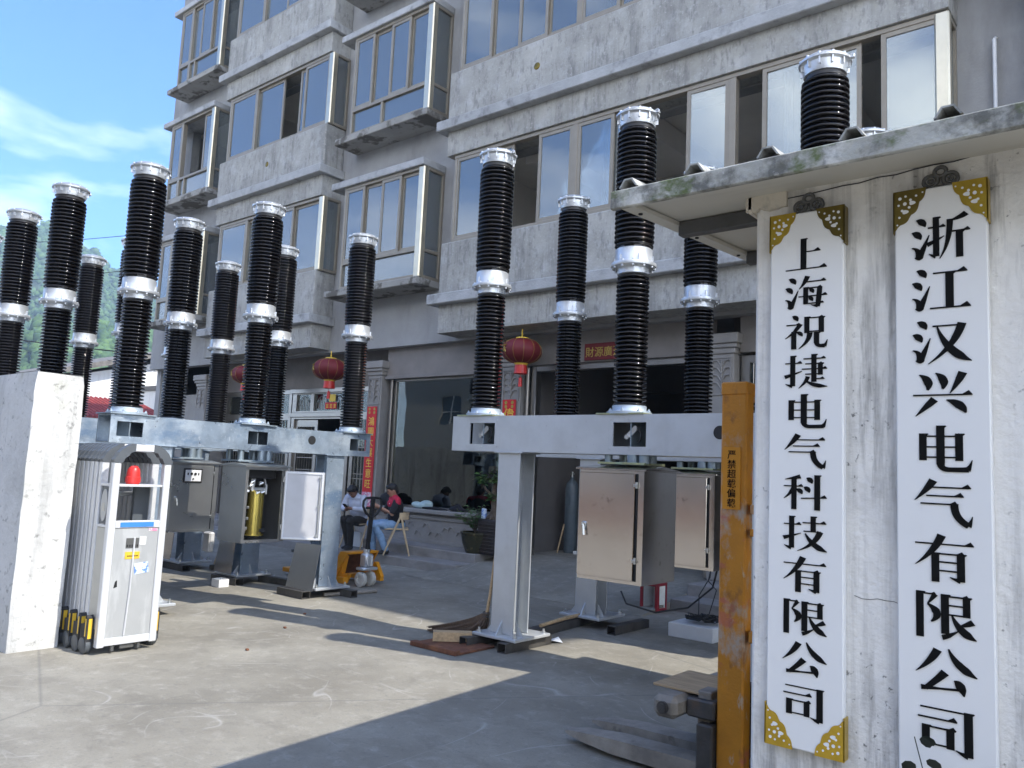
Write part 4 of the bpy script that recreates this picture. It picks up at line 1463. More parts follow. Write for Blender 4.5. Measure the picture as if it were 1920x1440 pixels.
G = empty('sliding_gate', (-7.1, 3.32, 0), 'folded silver sliding gate with a red beacon on its head post, beside the white wall', 'gate')
YA, YB, XF = 3.07, 3.57, -6.84
def arch(x0, x1, ya, yb, ztop, front=False):
    """One portal frame of the folding gate: two posts, two rounded caps, a top rail."""
    p = MB()
    p.box(x0, x1, ya, ya + .062, .06, 1.58, .006)
    p.box(x0, x1, yb - .062, yb, .06, 1.58, .006)
    o = p.build('post', 'gatewhite', G)
    c = MB()
    prof = [(0, 1.575), (-.006, 1.60), (.012, 1.625), (.034, 1.665), (.07, 1.70), (.13, 1.735), (.17, 1.74)]
    inner = [(.17, 1.675), (.135, 1.665), (.115, 1.635), (.09, 1.62), (.068, 1.575)]
    for sgn, y0 in ((1, ya), (-1, yb)):
        c.prism([(y0 + sgn * a, z) for a, z in prof + inner], x0 - .004, x1 + .004, 'yz')
    c.build('corner_cap', 'gatecap', o)
    r = MB()
    r.box(x0, x1, ya + .165, yb - .165, 1.675, 1.737, .006)
    r.build('top_rail', 'gatewhite', o)
    return o
for i, x in enumerate((-6.90, -7.12, -7.21, -7.30, -7.39, -7.48, -7.57, -7.66, -7.75)):
    arch(x, x + .06, YA - (.0 if i == 0 else .0), YB, 1.74)
h = MB()
h.box(XF - .055, XF - .01, YA + .0625, YB - .0625, .12, 1.03, .003)
h.build('front_panel', 'gategrey', G)
h = MB()
h.box(XF - .062, XF - .002, YA + .0625, YB - .0625, 1.03, 1.09, .004)
h.box(XF - .062, XF - .002, YA + .0625, YB - .0625, .07, .13, .004)
h.box(XF - .28, XF - .01, YA + .0625, YB - .0625, 1.375, 1.395, .003)
h.build('cross_rail', 'gatewhite', G)
h = MB()
h.box(-7.06, -6.902, YA + .008, YA + .03, .20, 1.03, .004)
h.build('side_panel', 'gatebeige', G)
h = MB()
h.box(-7.06, -6.902, YA + .004, YA + .026, 1.375, 1.40, .003)
h.box(-7.06, -6.902, YA + .004, YA + .026, 1.032, 1.055, .003)
h.build('side_rail', 'gatewhite', G)
h = MB()
h.box(-7.05, -6.905, YA + .014, YA + .04, 1.06, 1.37)
o = h.build('speaker_panel', 'gatecap', G)
h = MB()
h.prism([(-6.978 + .058 * math.cos(t), 1.215 + .135 * math.sin(t)) for t in [2 * PI * i / 28 for i in range(28)]], YA + .008, YA + .0135, 'xz')
h.build('oval_grille', 'gategrey', o)
h = MB()
h.box(-7.0, -6.955, YA + .004, YA + .0078, 1.165, 1.235)
h.box(-7.03, -6.925, YA + .0045, YA + .0078, 1.195, 1.199)
h.build('label_plate', 'gatebeige', o)
h = MB()
h.lathe([(.055, 1.395), (.055, 1.41), (.062, 1.41), (.062, 1.455), (.056, 1.46), (.055, 1.49), (.048, 1.525), (.028, 1.55), (0, 1.556)], 24, (XF - .12, YA + .225, 0))
h.build('beacon', 'red', G)
h = MB()
h.box(XF - .0015, XF + .0012, YA + .10, YB - .115, 1.038, 1.078)
h.build('blue_strip', 'blue', G)
h = MB()
h.box(XF - .0095, XF - .0068, YA + .165, YA + .275, .86, .945, .001)
h.build('type_plate', 'iron', G)
h = MB()
h.box(XF - .0098, XF - .0072, YA + .28, YA + .335, .885, .955, .001)
h.build('pale_label', 'paper', G)
h = MB()
h.box(XF - .0095, XF - .0068, YA + .165, YA + .29, .77, .83, .001)
h.build('warning_label', 'stickyellow', G)
h = MB()
mt = Matrix.Translation((XF - .0085, YA + .315, .69)) @ Matrix.Rotation(.12, 4, 'X')
h.box(-.001, .002, -.06, .06, -.045, .045, 0, mt)
h.build('blue_sticker', 'stickblue', G)
h = MB()
h.box(XF - .0095, XF - .0068, YB - .15, YB - .075, 1.0, 1.022)
h.build('red_label', 'pink', G)
h = MB()
for i in range(5):
    h.box(XF - .0066, XF - .0052, YA + .172 + i * .021, YA + .184 + i * .021, .872, .89)
for i in range(8):
    h.box(XF - .0066, XF - .0052, YA + .185 + i * .012, YA + .193 + i * .012, .79, .80)
h.prism([(YA + .095, .535), (YA + .125, .545), (YA + .12, .60), (YA + .105, .59)], XF - .0095, XF - .008, 'yz')
h.build('dent_hole', 'black', G)
h = MB()
h.tube([(XF - .005, YA + .235, .95), (XF - .002, YA + .23, .5), (XF - .004, YA + .215, .14)], .008, 6)
h.build('door_seam', 'gatewhite', G)
h = MB()
for (y, dx) in ((YA + .14, 0), (YA + .36, 0)):
    h.tube([(XF - .03, y, .10), (XF - .03, y, .02)], .016, 8)
h.box(XF - .12, XF - .02, YA + .2, YA + .32, .03, .11, .004)
h.build('floor_bolt', 'iron', G)
for i, x in enumerate((-6.98, -7.12, -7.30, -7.48)):
    for y, s in ((YA - .03, 1), (YB + .03, -1)):
        b = MB()
        b.prism([(x - .06, .06), (x + .055, .06), (x + .055, .30), (x + .035, .32), (x + .0, .25), (x - .06, .24)], y - .025, y + .03, 'xz')
        o = b.build('wheel_housing', 'rubber', G)
        b = MB()
        b.lathe([(.0, -.028), (.055, -.028), (.072, -.02), (.072, .02), (.055, .028), (0, .028)], 24, (x - .01, y, .073), axis='y')
        b.build('wheel', 'gatecap', o)
        b = MB()
        b.box(x + .0555, x + .058, y - .012, y + .018, .13, .29)
        b.box(x + .028, x + .045, y - .0275, y - .0252, .15, .29)
        b.build('yellow_stripe', 'stickyellow', o)
h = MB()
for i in range(8):
    x = -7.15 - i * .09
    for z in (.35, .8, 1.3):
        h.bar((x + .03, YA + .09, z), (x - .05, YB - .09, z + .0), .02, .03)
h.build('scissor_bar', 'gategrey', G)
h = MB()
h.box(-7.10, -7.06, YB - .20, YB - .07, 1.06, 1.37)
h.build('display_board', 'gatecap', G)

# ------------------------------------------------------------------ gatehouse front wall and canopy on the right
m = MB()
m.box(-1.225, 3.2, 2.905, 3.14, -.05, 2.84, .012)
W = thing(m, 'gatehouse_wall', 'whitewall', 'white plastered gatehouse wall carrying the two vertical name boards', 'wall')
m = MB()                                                                # broken plaster cap at the wall's head
random.seed(5)
def ragged(x0, x1, zt, zb, amp, n):
    pts = [(x0, zt)]
    pts += [(x1, zt)]
    for i in range(n + 1):
        x = x1 + (x0 - x1) * i / n
        pts.append((x, zb + (random.random() - .5) * amp))
    return pts
m.prism(ragged(-1.245, 3.1, 2.83, 2.765, .004, 40), 2.885, 2.904, 'xz')
m.prism(ragged(-1.26, -1.10, 2.76, 2.70, .03, 9), 2.888, 2.904, 'xz')
m.box(-1.262, -1.226, 2.888, 3.1, 2.69, 2.80, .012)
m.build('plaster_cap', 'peel', W)
m = MB()
pts = [(-1.2 + i * .06, 2.9035, 2.722 + .045 * i * .06 + (random.random() - .5) * .006) for i in range(40)]
m.tube(pts, .0022, 4)
pts = [(-.90 + i * .06, 2.9035, 2.762 + (random.random() - .5) * .003) for i in range(30)]
m.tube(pts, .0025, 4)
pts = [(-.86 + i * .025, 2.9045, 1.28 + (random.random() - .5) * .012 - i * .001) for i in range(8)]
m.tube(pts, .0011, 4)
m.build('crack', 'black', W)
CN = empty('canopy', (0, 4.8, 2.7), 'flat canopy roof with mossy grey edge sheltering the gatehouse and yellow stacker', 'canopy')
def tilt(z, y):
    return z + (y - 2.6) * .06
m = MB()
CX0 = -1.68
m.add([(CX0, 2.60, 2.735), (3.3, 2.60, 2.735), (3.3, 6.9, 2.99), (CX0, 6.9, 2.99), (CX0, 2.60, 2.775), (3.3, 2.60, 2.775), (3.3, 6.9, 3.05), (CX0, 6.9, 3.05)],
      [(0, 1, 2, 3), (7, 6, 5, 4), (0, 4, 5, 1), (1, 5, 6, 2), (2, 6, 7, 3), (3, 7, 4, 0)])
m.build('roof_panel', 'panel', CN)
m = MB()
m.box(CX0 - .005, 3.3, 2.575, 2.599, 2.692, 2.765, .004)
m.build('front_edge', 'fascia', CN)
m = MB()
m.bar((CX0 + .03, 2.60, 2.722), (CX0 + .03, 6.9, 2.978), .06, .02)
m.build('edge_trim', 'panel', CN)
m = MB()
for y in (3.03, 3.74, 4.5, 5.3, 6.1, 6.75):
    z = 2.735 + (y - 2.6) * .0593
    m.box(CX0 + .055, 3.2, y - .005, y + .045, z - .065, z - .004, .003)
m.build('purlin', 'purlin', CN)
m = MB()
def rib(x, w, h, y0, y1):
    o, i = [(-w, 0), (-w * .45, h), (w * .45, h), (w, 0)], [(w * .82, 0), (w * .36, h - .006), (-w * .36, h - .006), (-w * .82, 0)]
    m.prism([(x + a, 2.777 + b) for a, b in o + i], y0, y1, 'xz', Matrix(((1, 0, 0, 0), (0, 1, 0, 0), (0, .0619, 1, -.160), (0, 0, 0, 1))))
for x in (-1.615, -1.335, -1.055, -.775, -.495, -.215, .07, .35, .63):
    rib(x, .040, .034, 2.59, 6.85)
m.build('roof_rib', 'ribsheet', CN)
m = MB()
for x in (-1.0, 1.2, 3.1):
    m.box(x - .04, x + .04, 6.7, 6.78, 0, 2.93)
m.build('post', 'purlin', CN)
m = MB()
for y in (2.75, 3.25, 3.7, 4.2):
    z = 2.722 + (y - 2.6) * .0595
    m.lathe([(0, z - .018), (.009, z - .016), (.009, z - .01)], 8, (CX0 + .03, y, 0))
m.build('rivet', 'black', CN)

# ------------------------------------------------------------------ name boards: heavy Song-style characters drawn stroke by stroke
def sH(x0, y, x1, w=3.2, t=11, rise=0):
    return [[(x0, y - w / 2), (x1 - 2, y - w / 2 + rise), (x1 - 2, y + w / 2 + rise), (x0, y + w / 2)],
            [(x1 - t * 1.35, y + w / 2 + rise - .2), (x1, y - w / 2 + rise), (x1 + .5, y + rise + .4), (x1 - t * .45, y + t * .75 + rise)]]
def sV(x, y1, y0, w=13):
    h = w / 2
    return [[(x - h, y0), (x + h, y0), (x + h, y1 - 5), (x + h + 3.5, y1 - 1.5), (x + h + 2, y1), (x - h, y1)]]
def _curve(pts, n=14):
    if len(pts) == 2:
        return [tuple(Vector(pts[0]).lerp(Vector(pts[1]), i / n)) for i in range(n + 1)]
    a, b, c = (Vector(p) for p in pts[:3])
    return [tuple(a * (1 - t) ** 2 + b * 2 * t * (1 - t) + c * t * t) for t in [i / n for i in range(n + 1)]]
def sP(pts, *ws):
    """Tapered curved stroke: a quadratic through control points, widths interpolated."""
    c = _curve(pts)
    n = len(c) - 1
    L, R = [], []
    for i, p in enumerate(c):
        q0, q1 = Vector(c[max(0, i - 1)]), Vector(c[min(n, i + 1)])
        d = (q1 - q0).normalized()
        nn = Vector((-d.y, d.x))
        f = i / n * (len(ws) - 1)
        k = min(int(f), len(ws) - 2)
        w = ws[k] + (ws[k + 1] - ws[k]) * (f - k)
        L.append(tuple(Vector(p) + nn * w / 2))
        R.append(tuple(Vector(p) - nn * w / 2))
    return [[L[i], L[i + 1], R[i + 1], R[i]] for i in range(n)]
def sD(x, y, dx=13, dy=-15, w=13):
    """Teardrop dot from a thin upper-left tip to a round lower-right belly."""
    return sP([(x, y), (x + dx * .75, y + dy * .15), (x + dx, y + dy)], 1.5, w * .75, w, w * .8, 2)
def sPie(a, b, c, w=13):
    return sP([a, b, c], w, w * .85, w * .5, 1.2)
def sNa(a, b, c, w=14):
    return sP([a, b, c], 2.5, w * .55, w * .9, w, 1.5)
def sK(x, y, dx, dy, w=9):
    """Hook: small tapering flick."""
    return sP([(x, y), (x + dx * .5, y + dy * .2), (x + dx, y + dy)], w, w * .5, 1)
def water():
    return sD(9, 95, 16, -17, 14) + sD(1, 67, 16, -17, 14) + sP([(14, 8), (20, 24), (32, 58)], 13, 9, 1.2) + sP([(1, 32), (14, 30), (14, 10)], 2, 9, 13) + sP([(9, 12), (14, 6), (19, 12)], 9, 12, 7)
def hand(w=12, x=20, x1=42):
    return sV(x, 97, 7, w) + sK(x - 1, 7, -16, 7, 11) + sH(2, 74, x1, t=9) + sP([(1, 34), (18, 40), (x1, 50)], 11, 7, 1.5)
def dian():
    return (sV(17, 82, 24, 13) + sV(78, 82, 24, 13) + sH(17, 76, 82, t=9) + sH(17, 53, 78, t=1) + sH(17, 31, 78, t=1) + sV(47, 99, 16, 14)
            + sP([(47, 20), (46, 5), (62, 5)], 14, 11, 10) + sP([(60, 5), (80, 5), (93, 6)], 10, 10, 11) + sK(91, 6, 8, 20, 12))
def qi():
    return (sPie((34, 98), (24, 78), (2, 54), 15) + sH(28, 83, 96, t=11) + sH(22, 65, 84, t=11) + sH(12, 48, 74, t=9)
            + sP([(69, 50), (67, 20), (92, 5)], 13, 13, 12) + sK(91, 5, 7, 20, 12))
def you():
    return (sH(2, 80, 99) + sPie((47, 99), (34, 62), (2, 34), 15) + sV(36, 62, 1, 13) + sH(36, 60, 84, t=9) + sV(78, 62, 5, 13) + sK(77, 7, -17, 6, 11)
            + sH(38, 43, 76, t=1) + sH(38, 25, 76, t=1))
def xian():
    return (sV(9, 95, 0, 13) + sH(10, 91, 36, t=6) + sP([(35, 91), (28, 78), (22, 70)], 10, 6, 2) + sP([(22, 70), (50, 52), (28, 34)], 3, 14, 12, 3)
            + sV(51, 93, 12, 13) + sH(51, 89, 90, t=8) + sV(86, 91, 50, 12) + sH(52, 71, 86, t=1) + sH(52, 52, 86, t=1)
            + sP([(46, 4), (54, 6), (74, 22)], 10, 9, 1.5) + sPie((96, 42), (84, 34), (72, 30), 12) + sNa((62, 52), (72, 20), (101, 6), 15))
def gong():
    return (sPie((38, 94), (26, 66), (1, 44), 15) + sNa((56, 98), (66, 66), (101, 48), 15) + sP([(50, 50), (38, 34), (17, 12)], 15, 12, 9)
            + sP([(10, 13), (40, 15), (78, 20)], 10, 4, 5) + sD(64, 36, 16, -28, 16))
def si():
    return (sH(8, 90, 84, t=4) + sV(86, 93, 6, 14) + sK(85, 8, -20, 7, 12) + sH(4, 70, 68, t=11) + sV(17, 55, 14, 13) + sH(17, 52, 66, t=9) + sV(57, 54, 14, 13) + sH(18, 18, 58, t=1))
GLYPH = {
    '上': lambda: sV(44, 98, 8, 14) + sH(46, 57, 84, t=12) + sH(1, 6, 99, t=13),
    '海': lambda: water() + sPie((54, 99), (48, 78), (34, 62), 12) + sH(46, 82, 97, t=9) + sV(50, 66, 16, 11) + sH(48, 63, 88, t=8) + sP([(83, 64), (81, 30), (78, 6)], 12, 12, 11)
          + sK(78, 8, -16, 5, 10) + sH(33, 39, 100, t=9) + sH(46, 17, 92, t=6) + sD(58, 60, 10, -13, 11) + sD(56, 36, 10, -13, 11),
    '祝': lambda: sD(18, 98, 13, -15, 13) + sH(4, 72, 38, t=8) + sPie((38, 74), (26, 50), (1, 32), 11) + sV(22, 52, 0, 12) + sD(28, 50, 14, -13, 11) + sV(53, 94, 46, 12) + sH(53, 90, 92, t=8)
          + sV(87, 92, 46, 12) + sH(54, 50, 86, t=1) + sPie((60, 47), (60, 22), (34, 0), 13) + sV(76, 47, 14, 12) + sP([(76, 18), (76, 5), (90, 6)], 12, 10, 10) + sP([(88, 6), (92, 6), (95, 6)], 10, 11, 11) + sK(94, 6, 7, 17, 11),
    '捷': lambda: hand() + sH(46, 86, 97, t=8) + sV(70, 99, 18, 12) + sH(50, 71, 90, t=7) + sV(85, 73, 38, 11) + sH(42, 56, 100, t=8) + sH(50, 41, 86, t=1) + sH(72, 27, 94, t=7)
          + sPie((56, 34), (52, 16), (34, 0), 10) + sNa((50, 24), (64, 6), (101, 4), 12),
    '电': dian, '气': qi, '有': you, '限': xian, '公': gong, '司': si,
    '科': lambda: sP([(40, 94), (28, 90), (4, 85)], 12, 8, 1.5) + sH(1, 66, 46, t=9) + sV(25, 90, 0, 12) + sPie((25, 64), (16, 42), (1, 30), 10) + sD(30, 58, 14, -14, 12)
          + sD(54, 90, 13, -15, 13) + sD(48, 64, 13, -15, 13) + sH(42, 32, 100, t=10, rise=4) + sV(79, 99, 0, 13),
    '技': lambda: hand() + sH(46, 80, 99, t=10) + sV(70, 99, 56, 12) + sH(48, 56, 88, t=3) + sPie((86, 57), (74, 18), (34, 0), 14) + sNa((52, 50), (66, 16), (101, 3), 15),
    '浙': lambda: water() + sV(44, 97, 8, 11) + sK(43, 8, -12, 7, 10) + sH(30, 74, 60, t=7) + sP([(28, 36), (42, 42), (58, 52)], 10, 6, 1.5) + sPie((96, 97), (86, 88), (64, 84), 12)
          + sPie((68, 88), (68, 34), (50, 2), 11) + sH(66, 60, 102, t=8) + sV(84, 60, 1, 12),
    '江': lambda: water() + sH(38, 86, 96, t=12) + sV(66, 86, 8, 14) + sH(32, 8, 101, t=13),
    '汉': lambda: water() + sH(36, 84, 88, t=4) + sPie((86, 88), (74, 38), (28, 1), 15) + sNa((44, 82), (58, 26), (101, 5), 17),
    '兴': lambda: sP([(12, 94), (34, 82), (26, 60)], 2, 14, 15, 4) + sP([(40, 97), (60, 84), (52, 62)], 2, 14, 15, 4) + sPie((86, 97), (78, 76), (64, 52), 15) + sH(1, 49, 101, t=12)
          + sPie((38, 40), (24, 24), (5, 3), 15) + sP([(58, 38), (84, 30), (90, 10)], 2, 12, 17, 13, 3),
}
def board(x0, x1, z0, z1, name_chars, label, cz, cw, ch, dark):
    t = empty('name_board', ((x0 + x1) / 2, 2.9, z0), label, 'sign board', 'vertical white name boards')
    m = MB()
    m.box(x0, x1, 2.868, 2.902, z0, z1, .004)
    m.build('panel', 'signwhite', t)
    for i, chh in enumerate(name_chars):
        xc = (x0 + x1) / 2
        zc = cz[0] + (cz[1] - cz[0]) * i / (len(name_chars) - 1)
        b = MB()
        for j, poly in enumerate(GLYPH[chh]()):
            P = [(xc + (px - 50) / 100 * cw, zc + (pz - 50) / 100 * ch) for px, pz in poly]
            b.prism(P, 2.8655 - (j % 11) * .00015, 2.8678, 'xz')
        b.build('painted_character', 'signblack', t)
    # pierced corner plates, scalloped on the inner edge
    w, h = (x1 - x0) * .40, (x1 - x0) * .52
    for ci, (cx, czz, sx, sz) in enumerate(((x0, z1, 1, -1), (x1, z1, -1, -1), (x0, z0, 1, 1), (x1, z0, -1, 1))):
        pts = [(0, 0), (1, 0)]
        n = 18
        for i in range(n + 1):
            f = i / n
            px, pz = 1 - f, f
            bump = .045 * abs(math.sin(f * PI * 3.5)) + .10 * math.sin(f * PI) - .02
            pts.append((max(0, px * (1 - .05) + bump), max(0, pz * (1 - .05) + bump)))
        pts.append((0, 1))
        b = MB()
        q = [(cx + sx * px * w - sx * .004, czz + sz * pz * h - sz * .004) for px, pz in pts]
        b.prism(q, 2.8655, 2.8695, 'xz')
        b.box(min(cx - sx * .005, cx - sx * .0005), max(cx - sx * .005, cx - sx * .0005), 2.8655, 2.904, min(czz, czz + sz * h), max(czz, czz + sz * h))
        o = b.build('corner_plate', 'brassdark' if ci in dark else 'brass', t)
        b = MB()
        for (u, v, r) in ((.14, .62, .035), (.62, .14, .035), (.22, .46, .04), (.46, .22, .04), (.16, .16, .05), (.30, .30, .055), (.42, .40, .04), (.12, .32, .035), (.32, .12, .035), (.8, .08, .025), (.08, .8, .025)):
            b.lathe([(0, -.0012), (r * w, -.0012), (r * w, 0)], 12, (cx + sx * u * w, 2.8653, czz + sz * v * h), axis='y')
        for (u, v) in ((.30, .50), (.50, .30)):
            b.prism([(cx + sx * (u + .09 * math.cos(a) + .02 * math.cos(2 * a)) * w, czz + sz * (v + .05 * math.sin(a)) * h) for a in [2 * PI * i / 12 for i in range(12)]], 2.8640, 2.8653, 'xz')
        b.build('pierced_hole', 'signwhite', o)
    b = MB()
    xm = (x0 + x1) / 2
    zc = z1 + .03
    for sx in (-1, 1):
        b.tube([(xm + sx * (.030 + .022 * math.cos(a)), 2.893, zc + .020 * math.sin(a)) for a in [2 * PI * i / 16 for i in range(17)]], .007, 6)
        b.tube([(xm + sx * (.030 + .007 * math.cos(a)), 2.893, zc + .006 * math.sin(a)) for a in [2 * PI * i / 10 for i in range(11)]], .004, 6)
    b.tube([(xm + .018 * math.cos(a), 2.892, zc + .028 + .016 * math.sin(a)) for a in [2 * PI * i / 16 for i in range(17)]], .007, 6)
    b.box(xm - .036, xm + .036, 2.887, 2.897, zc - .04, zc - .018, .003)
    b.build('hanger', 'iron', t)
    return t
board(-1.15, -.885, .745, 2.65, '上海祝捷电气科技有限公司', 'narrower white name board with eleven black characters, next to the yellow mast', (2.490, .905), .152, .124, (1,))
board(-.715, -.44, .60, 2.66, '浙江汉兴电气有限公司', 'larger white name board with ten bigger black characters, farther from the yellow mast', (2.485, .915), .172, .150, (0,))

# ------------------------------------------------------------------ hand stacker
K = empty('hand_stacker', (-1.9, 4.45, 0), 'worn orange-yellow hand stacker mast with two steel forks, beside the gatehouse wall', 'stacker')
m = MB()
m.box(-1.96, -1.81, 4.20, 4.30, .05, 2.17, .01)
m.box(-1.962, -1.808, 4.195, 4.80, 2.13, 2.205, .008)
m.box(-1.96, -1.81, 4.70, 4.80, .05, 2.13, .01)
k = m.build('mast', 'yellow', K)
m = MB()
m.box(-1.79, -1.74, 4.21, 4.78, .80, .86, .004)
m.box(-1.79, -1.74, 4.21, 4.78, 1.48, 1.53, .004)
m.box(-1.79, -1.74, 4.21, 4.78, 1.36, 1.40, .004)
m.build('cross_bar', 'yellow', k)
m = MB()
m.box(-1.942, -1.84, 4.193, 4.1985, 1.50, 1.84)
m.build('warning_strip', 'amber', k)
text_mesh('严禁超载偏载', 'black_lettering', 'signblack', .052, k, FACE(-1.89, 4.191, 1.78), True, 1.02)
def fork(y0, y1):
    m = MB()
    ym = (y0 + y1) / 2
    tip = .035
    P = [(-2.98, ym - tip, .06, .075), (-2.86, y0 + .018, .045, .095), (-2.62, y0, .03, .115), (-2.06, y0, .03, .125)]
    vs, fs = [], []
    for x, ya, zb, zt in P:
        yb = 2 * ym - ya
        vs += [(x, ya, zb), (x, yb, zb), (x, yb, zt), (x, ya, zt)]
    for i in range(len(P) - 1):
        o = i * 4
        for j in range(4):
            fs.append((o + j, o + (j + 1) % 4, o + 4 + (j + 1) % 4, o + 4 + j))
    fs += [(0, 1, 2, 3), (15, 14, 13, 12)]
    m.add(vs, fs)
    o = m.build('fork', 'forksteel', K)
    m = MB()
    m.box(-2.08, -2.0, y0 + .02, y1 - .02, .126, .5, .006)
    m.build('fork_heel', 'forksteel', o)
fork(4.20, 4.36)
fork(4.50, 4.66)
m = MB()
m.box(-2.28, -2.13, 4.06, 4.84, .35, .47, .03)
c = m.build('lifting_beam', 'forksteel', K)
m = MB()
m.lathe([(.034, 0), (.034, -.012), (.022, -.012), (.022, -.02), (0, -.02)], 14, (-2.205, 4.06, .41), axis='y')
m.build('end_bolt', 'darksteel', c)
m = MB()
m.box(-2.13, -1.965, 4.18, 4.80, .36, .46, .01)
m.box(-2.06, -1.965, 4.16, 4.84, .05, .34, .01)
m.build('carriage', 'darksteel', K)
m = MB()
m.box(-1.80, -1.1, 4.22, 4.32, .04, .12, .01)
m.box(-1.80, -1.1, 4.68, 4.78, .04, .12, .01)
m.box(-1.8, -1.35, 4.3, 4.7, .12, .7, .03)
m.build('base', 'darksteel', K)
m = MB()
for y in (4.27, 4.73):
    m.lathe([(0, -.03), (.06, -.03), (.06, .03), (0, .03)], 20, (-1.2, y, .06), axis='y')
m.build('wheel', 'wheel', K)
m = MB()
m.box(-2.36, -2.02, 4.22, 4.66, .472, .486, .003)
thing(m, 'plywood_board', 'wood', 'small pale board lying across the stacker lifting beam', 'board')

# ------------------------------------------------------------------ pallet truck
PJ = empty('pallet_truck', (-8.95, 7.41, 0), 'yellow hand pallet truck with black handle and ivory wheels in front of the seated men', 'pallet truck')
m = MB()
for y0 in (7.12, 7.54):
    m.box(-10.15, -8.98, y0, y0 + .16, .05, .115, .008)
    m.prism([(-9.02, .05), (-8.78, .05), (-8.72, .16), (-8.86, .16), (-8.80, .40), (-8.90, .42), (-9.02, .13)], y0 + .04, y0 + .12, 'xz')
m.build('fork', 'amber', PJ)
m = MB()
m.prism([(-9.10, .118), (-8.94, .118), (-8.74, .40), (-8.70, .46), (-8.86, .46)], 7.13, 7.155, 'xz')
m.prism([(-9.10, .118), (-8.94, .118), (-8.74, .40), (-8.70, .46), (-8.86, .46)], 7.665, 7.69, 'xz')
m.box(-8.86, -8.70, 7.155, 7.665, .43, .46, .006)
m.prism([(-8.86, .05), (-8.70, .05), (-8.70, .13), (-8.86, .12)], 7.08, 7.16, 'xz')
m.prism([(-8.86, .05), (-8.62, .05), (-8.62, .12), (-8.74, .30), (-8.78, .30)], 7.67, 7.73, 'xz')
m.build('frame', 'amber', PJ)
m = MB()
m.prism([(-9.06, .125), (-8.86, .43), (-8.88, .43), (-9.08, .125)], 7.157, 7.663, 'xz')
m.build('shade_plate', 'rust', PJ)  # rust-brown plate paints in the shade inside the frame
m = MB()
m.box(-8.70, -8.56, 7.34, 7.48, .26, .44, .02)
m.tube([(-8.64, 7.41, .40), (-8.64, 7.41, .50)], .045, 16)
m.box(-8.70, -8.53, 7.28, 7.54, .22, .26, .012)
m.tube([(-8.55, 7.43, .28), (-8.55, 7.43, .42)], .022, 12)
m.tube([(-8.55, 7.36, .30), (-8.55, 7.36, .40)], .018, 12)
m.build('pump', 'alu', PJ)
for y in (7.30, 7.46):
    m = MB()
    m.lathe([(0, -.014), (.045, -.018), (.05, -.03), (.085, -.032), (.10, -.026), (.10, .026), (.085, .032), (.05, .03), (.045, .018), (0, .014)], 28, (-8.60, y, .101), axis='y')
    m.build('steering_wheel', 'wheel', PJ)
m = MB()
m.prism([(7.38, .46), (7.44, .46), (7.425, .62), (7.395, .62)], -8.645, -8.60, 'yz')
m.bar((-8.62, 7.41, .60), (-8.575, 7.41, 1.20), .055, .042)
lp = [(7.41, .93), (7.30, 1.0), (7.245, 1.09), (7.25, 1.16), (7.29, 1.20), (7.41, 1.205), (7.53, 1.20), (7.57, 1.16), (7.575, 1.09), (7.52, 1.0), (7.41, .93)]
m.tube([(-8.585 + .01 * (z - .9), y, z) for y, z in lp], .017, 10)
m.tube([(-8.58, 7.41, 1.06), (-8.58, 7.30, 1.065)], .014, 8)
m.build('handle', 'black', PJ)

# ------------------------------------------------------------------ seated men and their chairs
def chair(x, y, z, ang, label):
    t = empty('wooden_chair', (x, y, z), label, 'chair', 'wooden chairs on the front steps', ang, world=False)
    m = MB()
    m.box(-.21, .21, -.21, .21, .425, .455, .012)
    m.build('seat', 'chairwood', t)
    for sy in (-1, 1):
        m = MB()
        m.tube([(.20, sy * .235, 0), (.03, sy * .225, .44), (-.06, sy * .215, .66)], [.013, .020, .018], 10)
        m.build('leg', 'chairwood', t)
        m = MB()
        m.tube([(-.24, sy * .235, 0), (-.12, sy * .225, .44), (-.075, sy * .215, .66)], [.013, .020, .018], 10)
        m.build('leg', 'chairwood', t)
    m = MB()
    pts = [(-.04 - .17 * math.sin(a) , .225 * math.cos(a)) for a in [PI * i / 14 for i in range(15)]]
    n = len(pts)
    vs = [(px * k, py * k, zz) for k in (1, .92) for zz in (.60, .72) for px, py in pts]
    fs = []
    for i in range(n - 1):
        fs += [(i, i + 1, n + i + 1, n + i), (2 * n + i + 1, 2 * n + i, 3 * n + i, 3 * n + i + 1), (n + i, n + i + 1, 3 * n + i + 1, 3 * n + i), (i + 1, i, 2 * n + i, 2 * n + i + 1)]
    fs += [(0, n, 3 * n, 2 * n), (n - 1, 2 * n - 1 + 0, 4 * n - 1, 3 * n - 1)]
    m.add(vs, fs, True)
    m.build('backrest', 'chairwood', t)
    return t

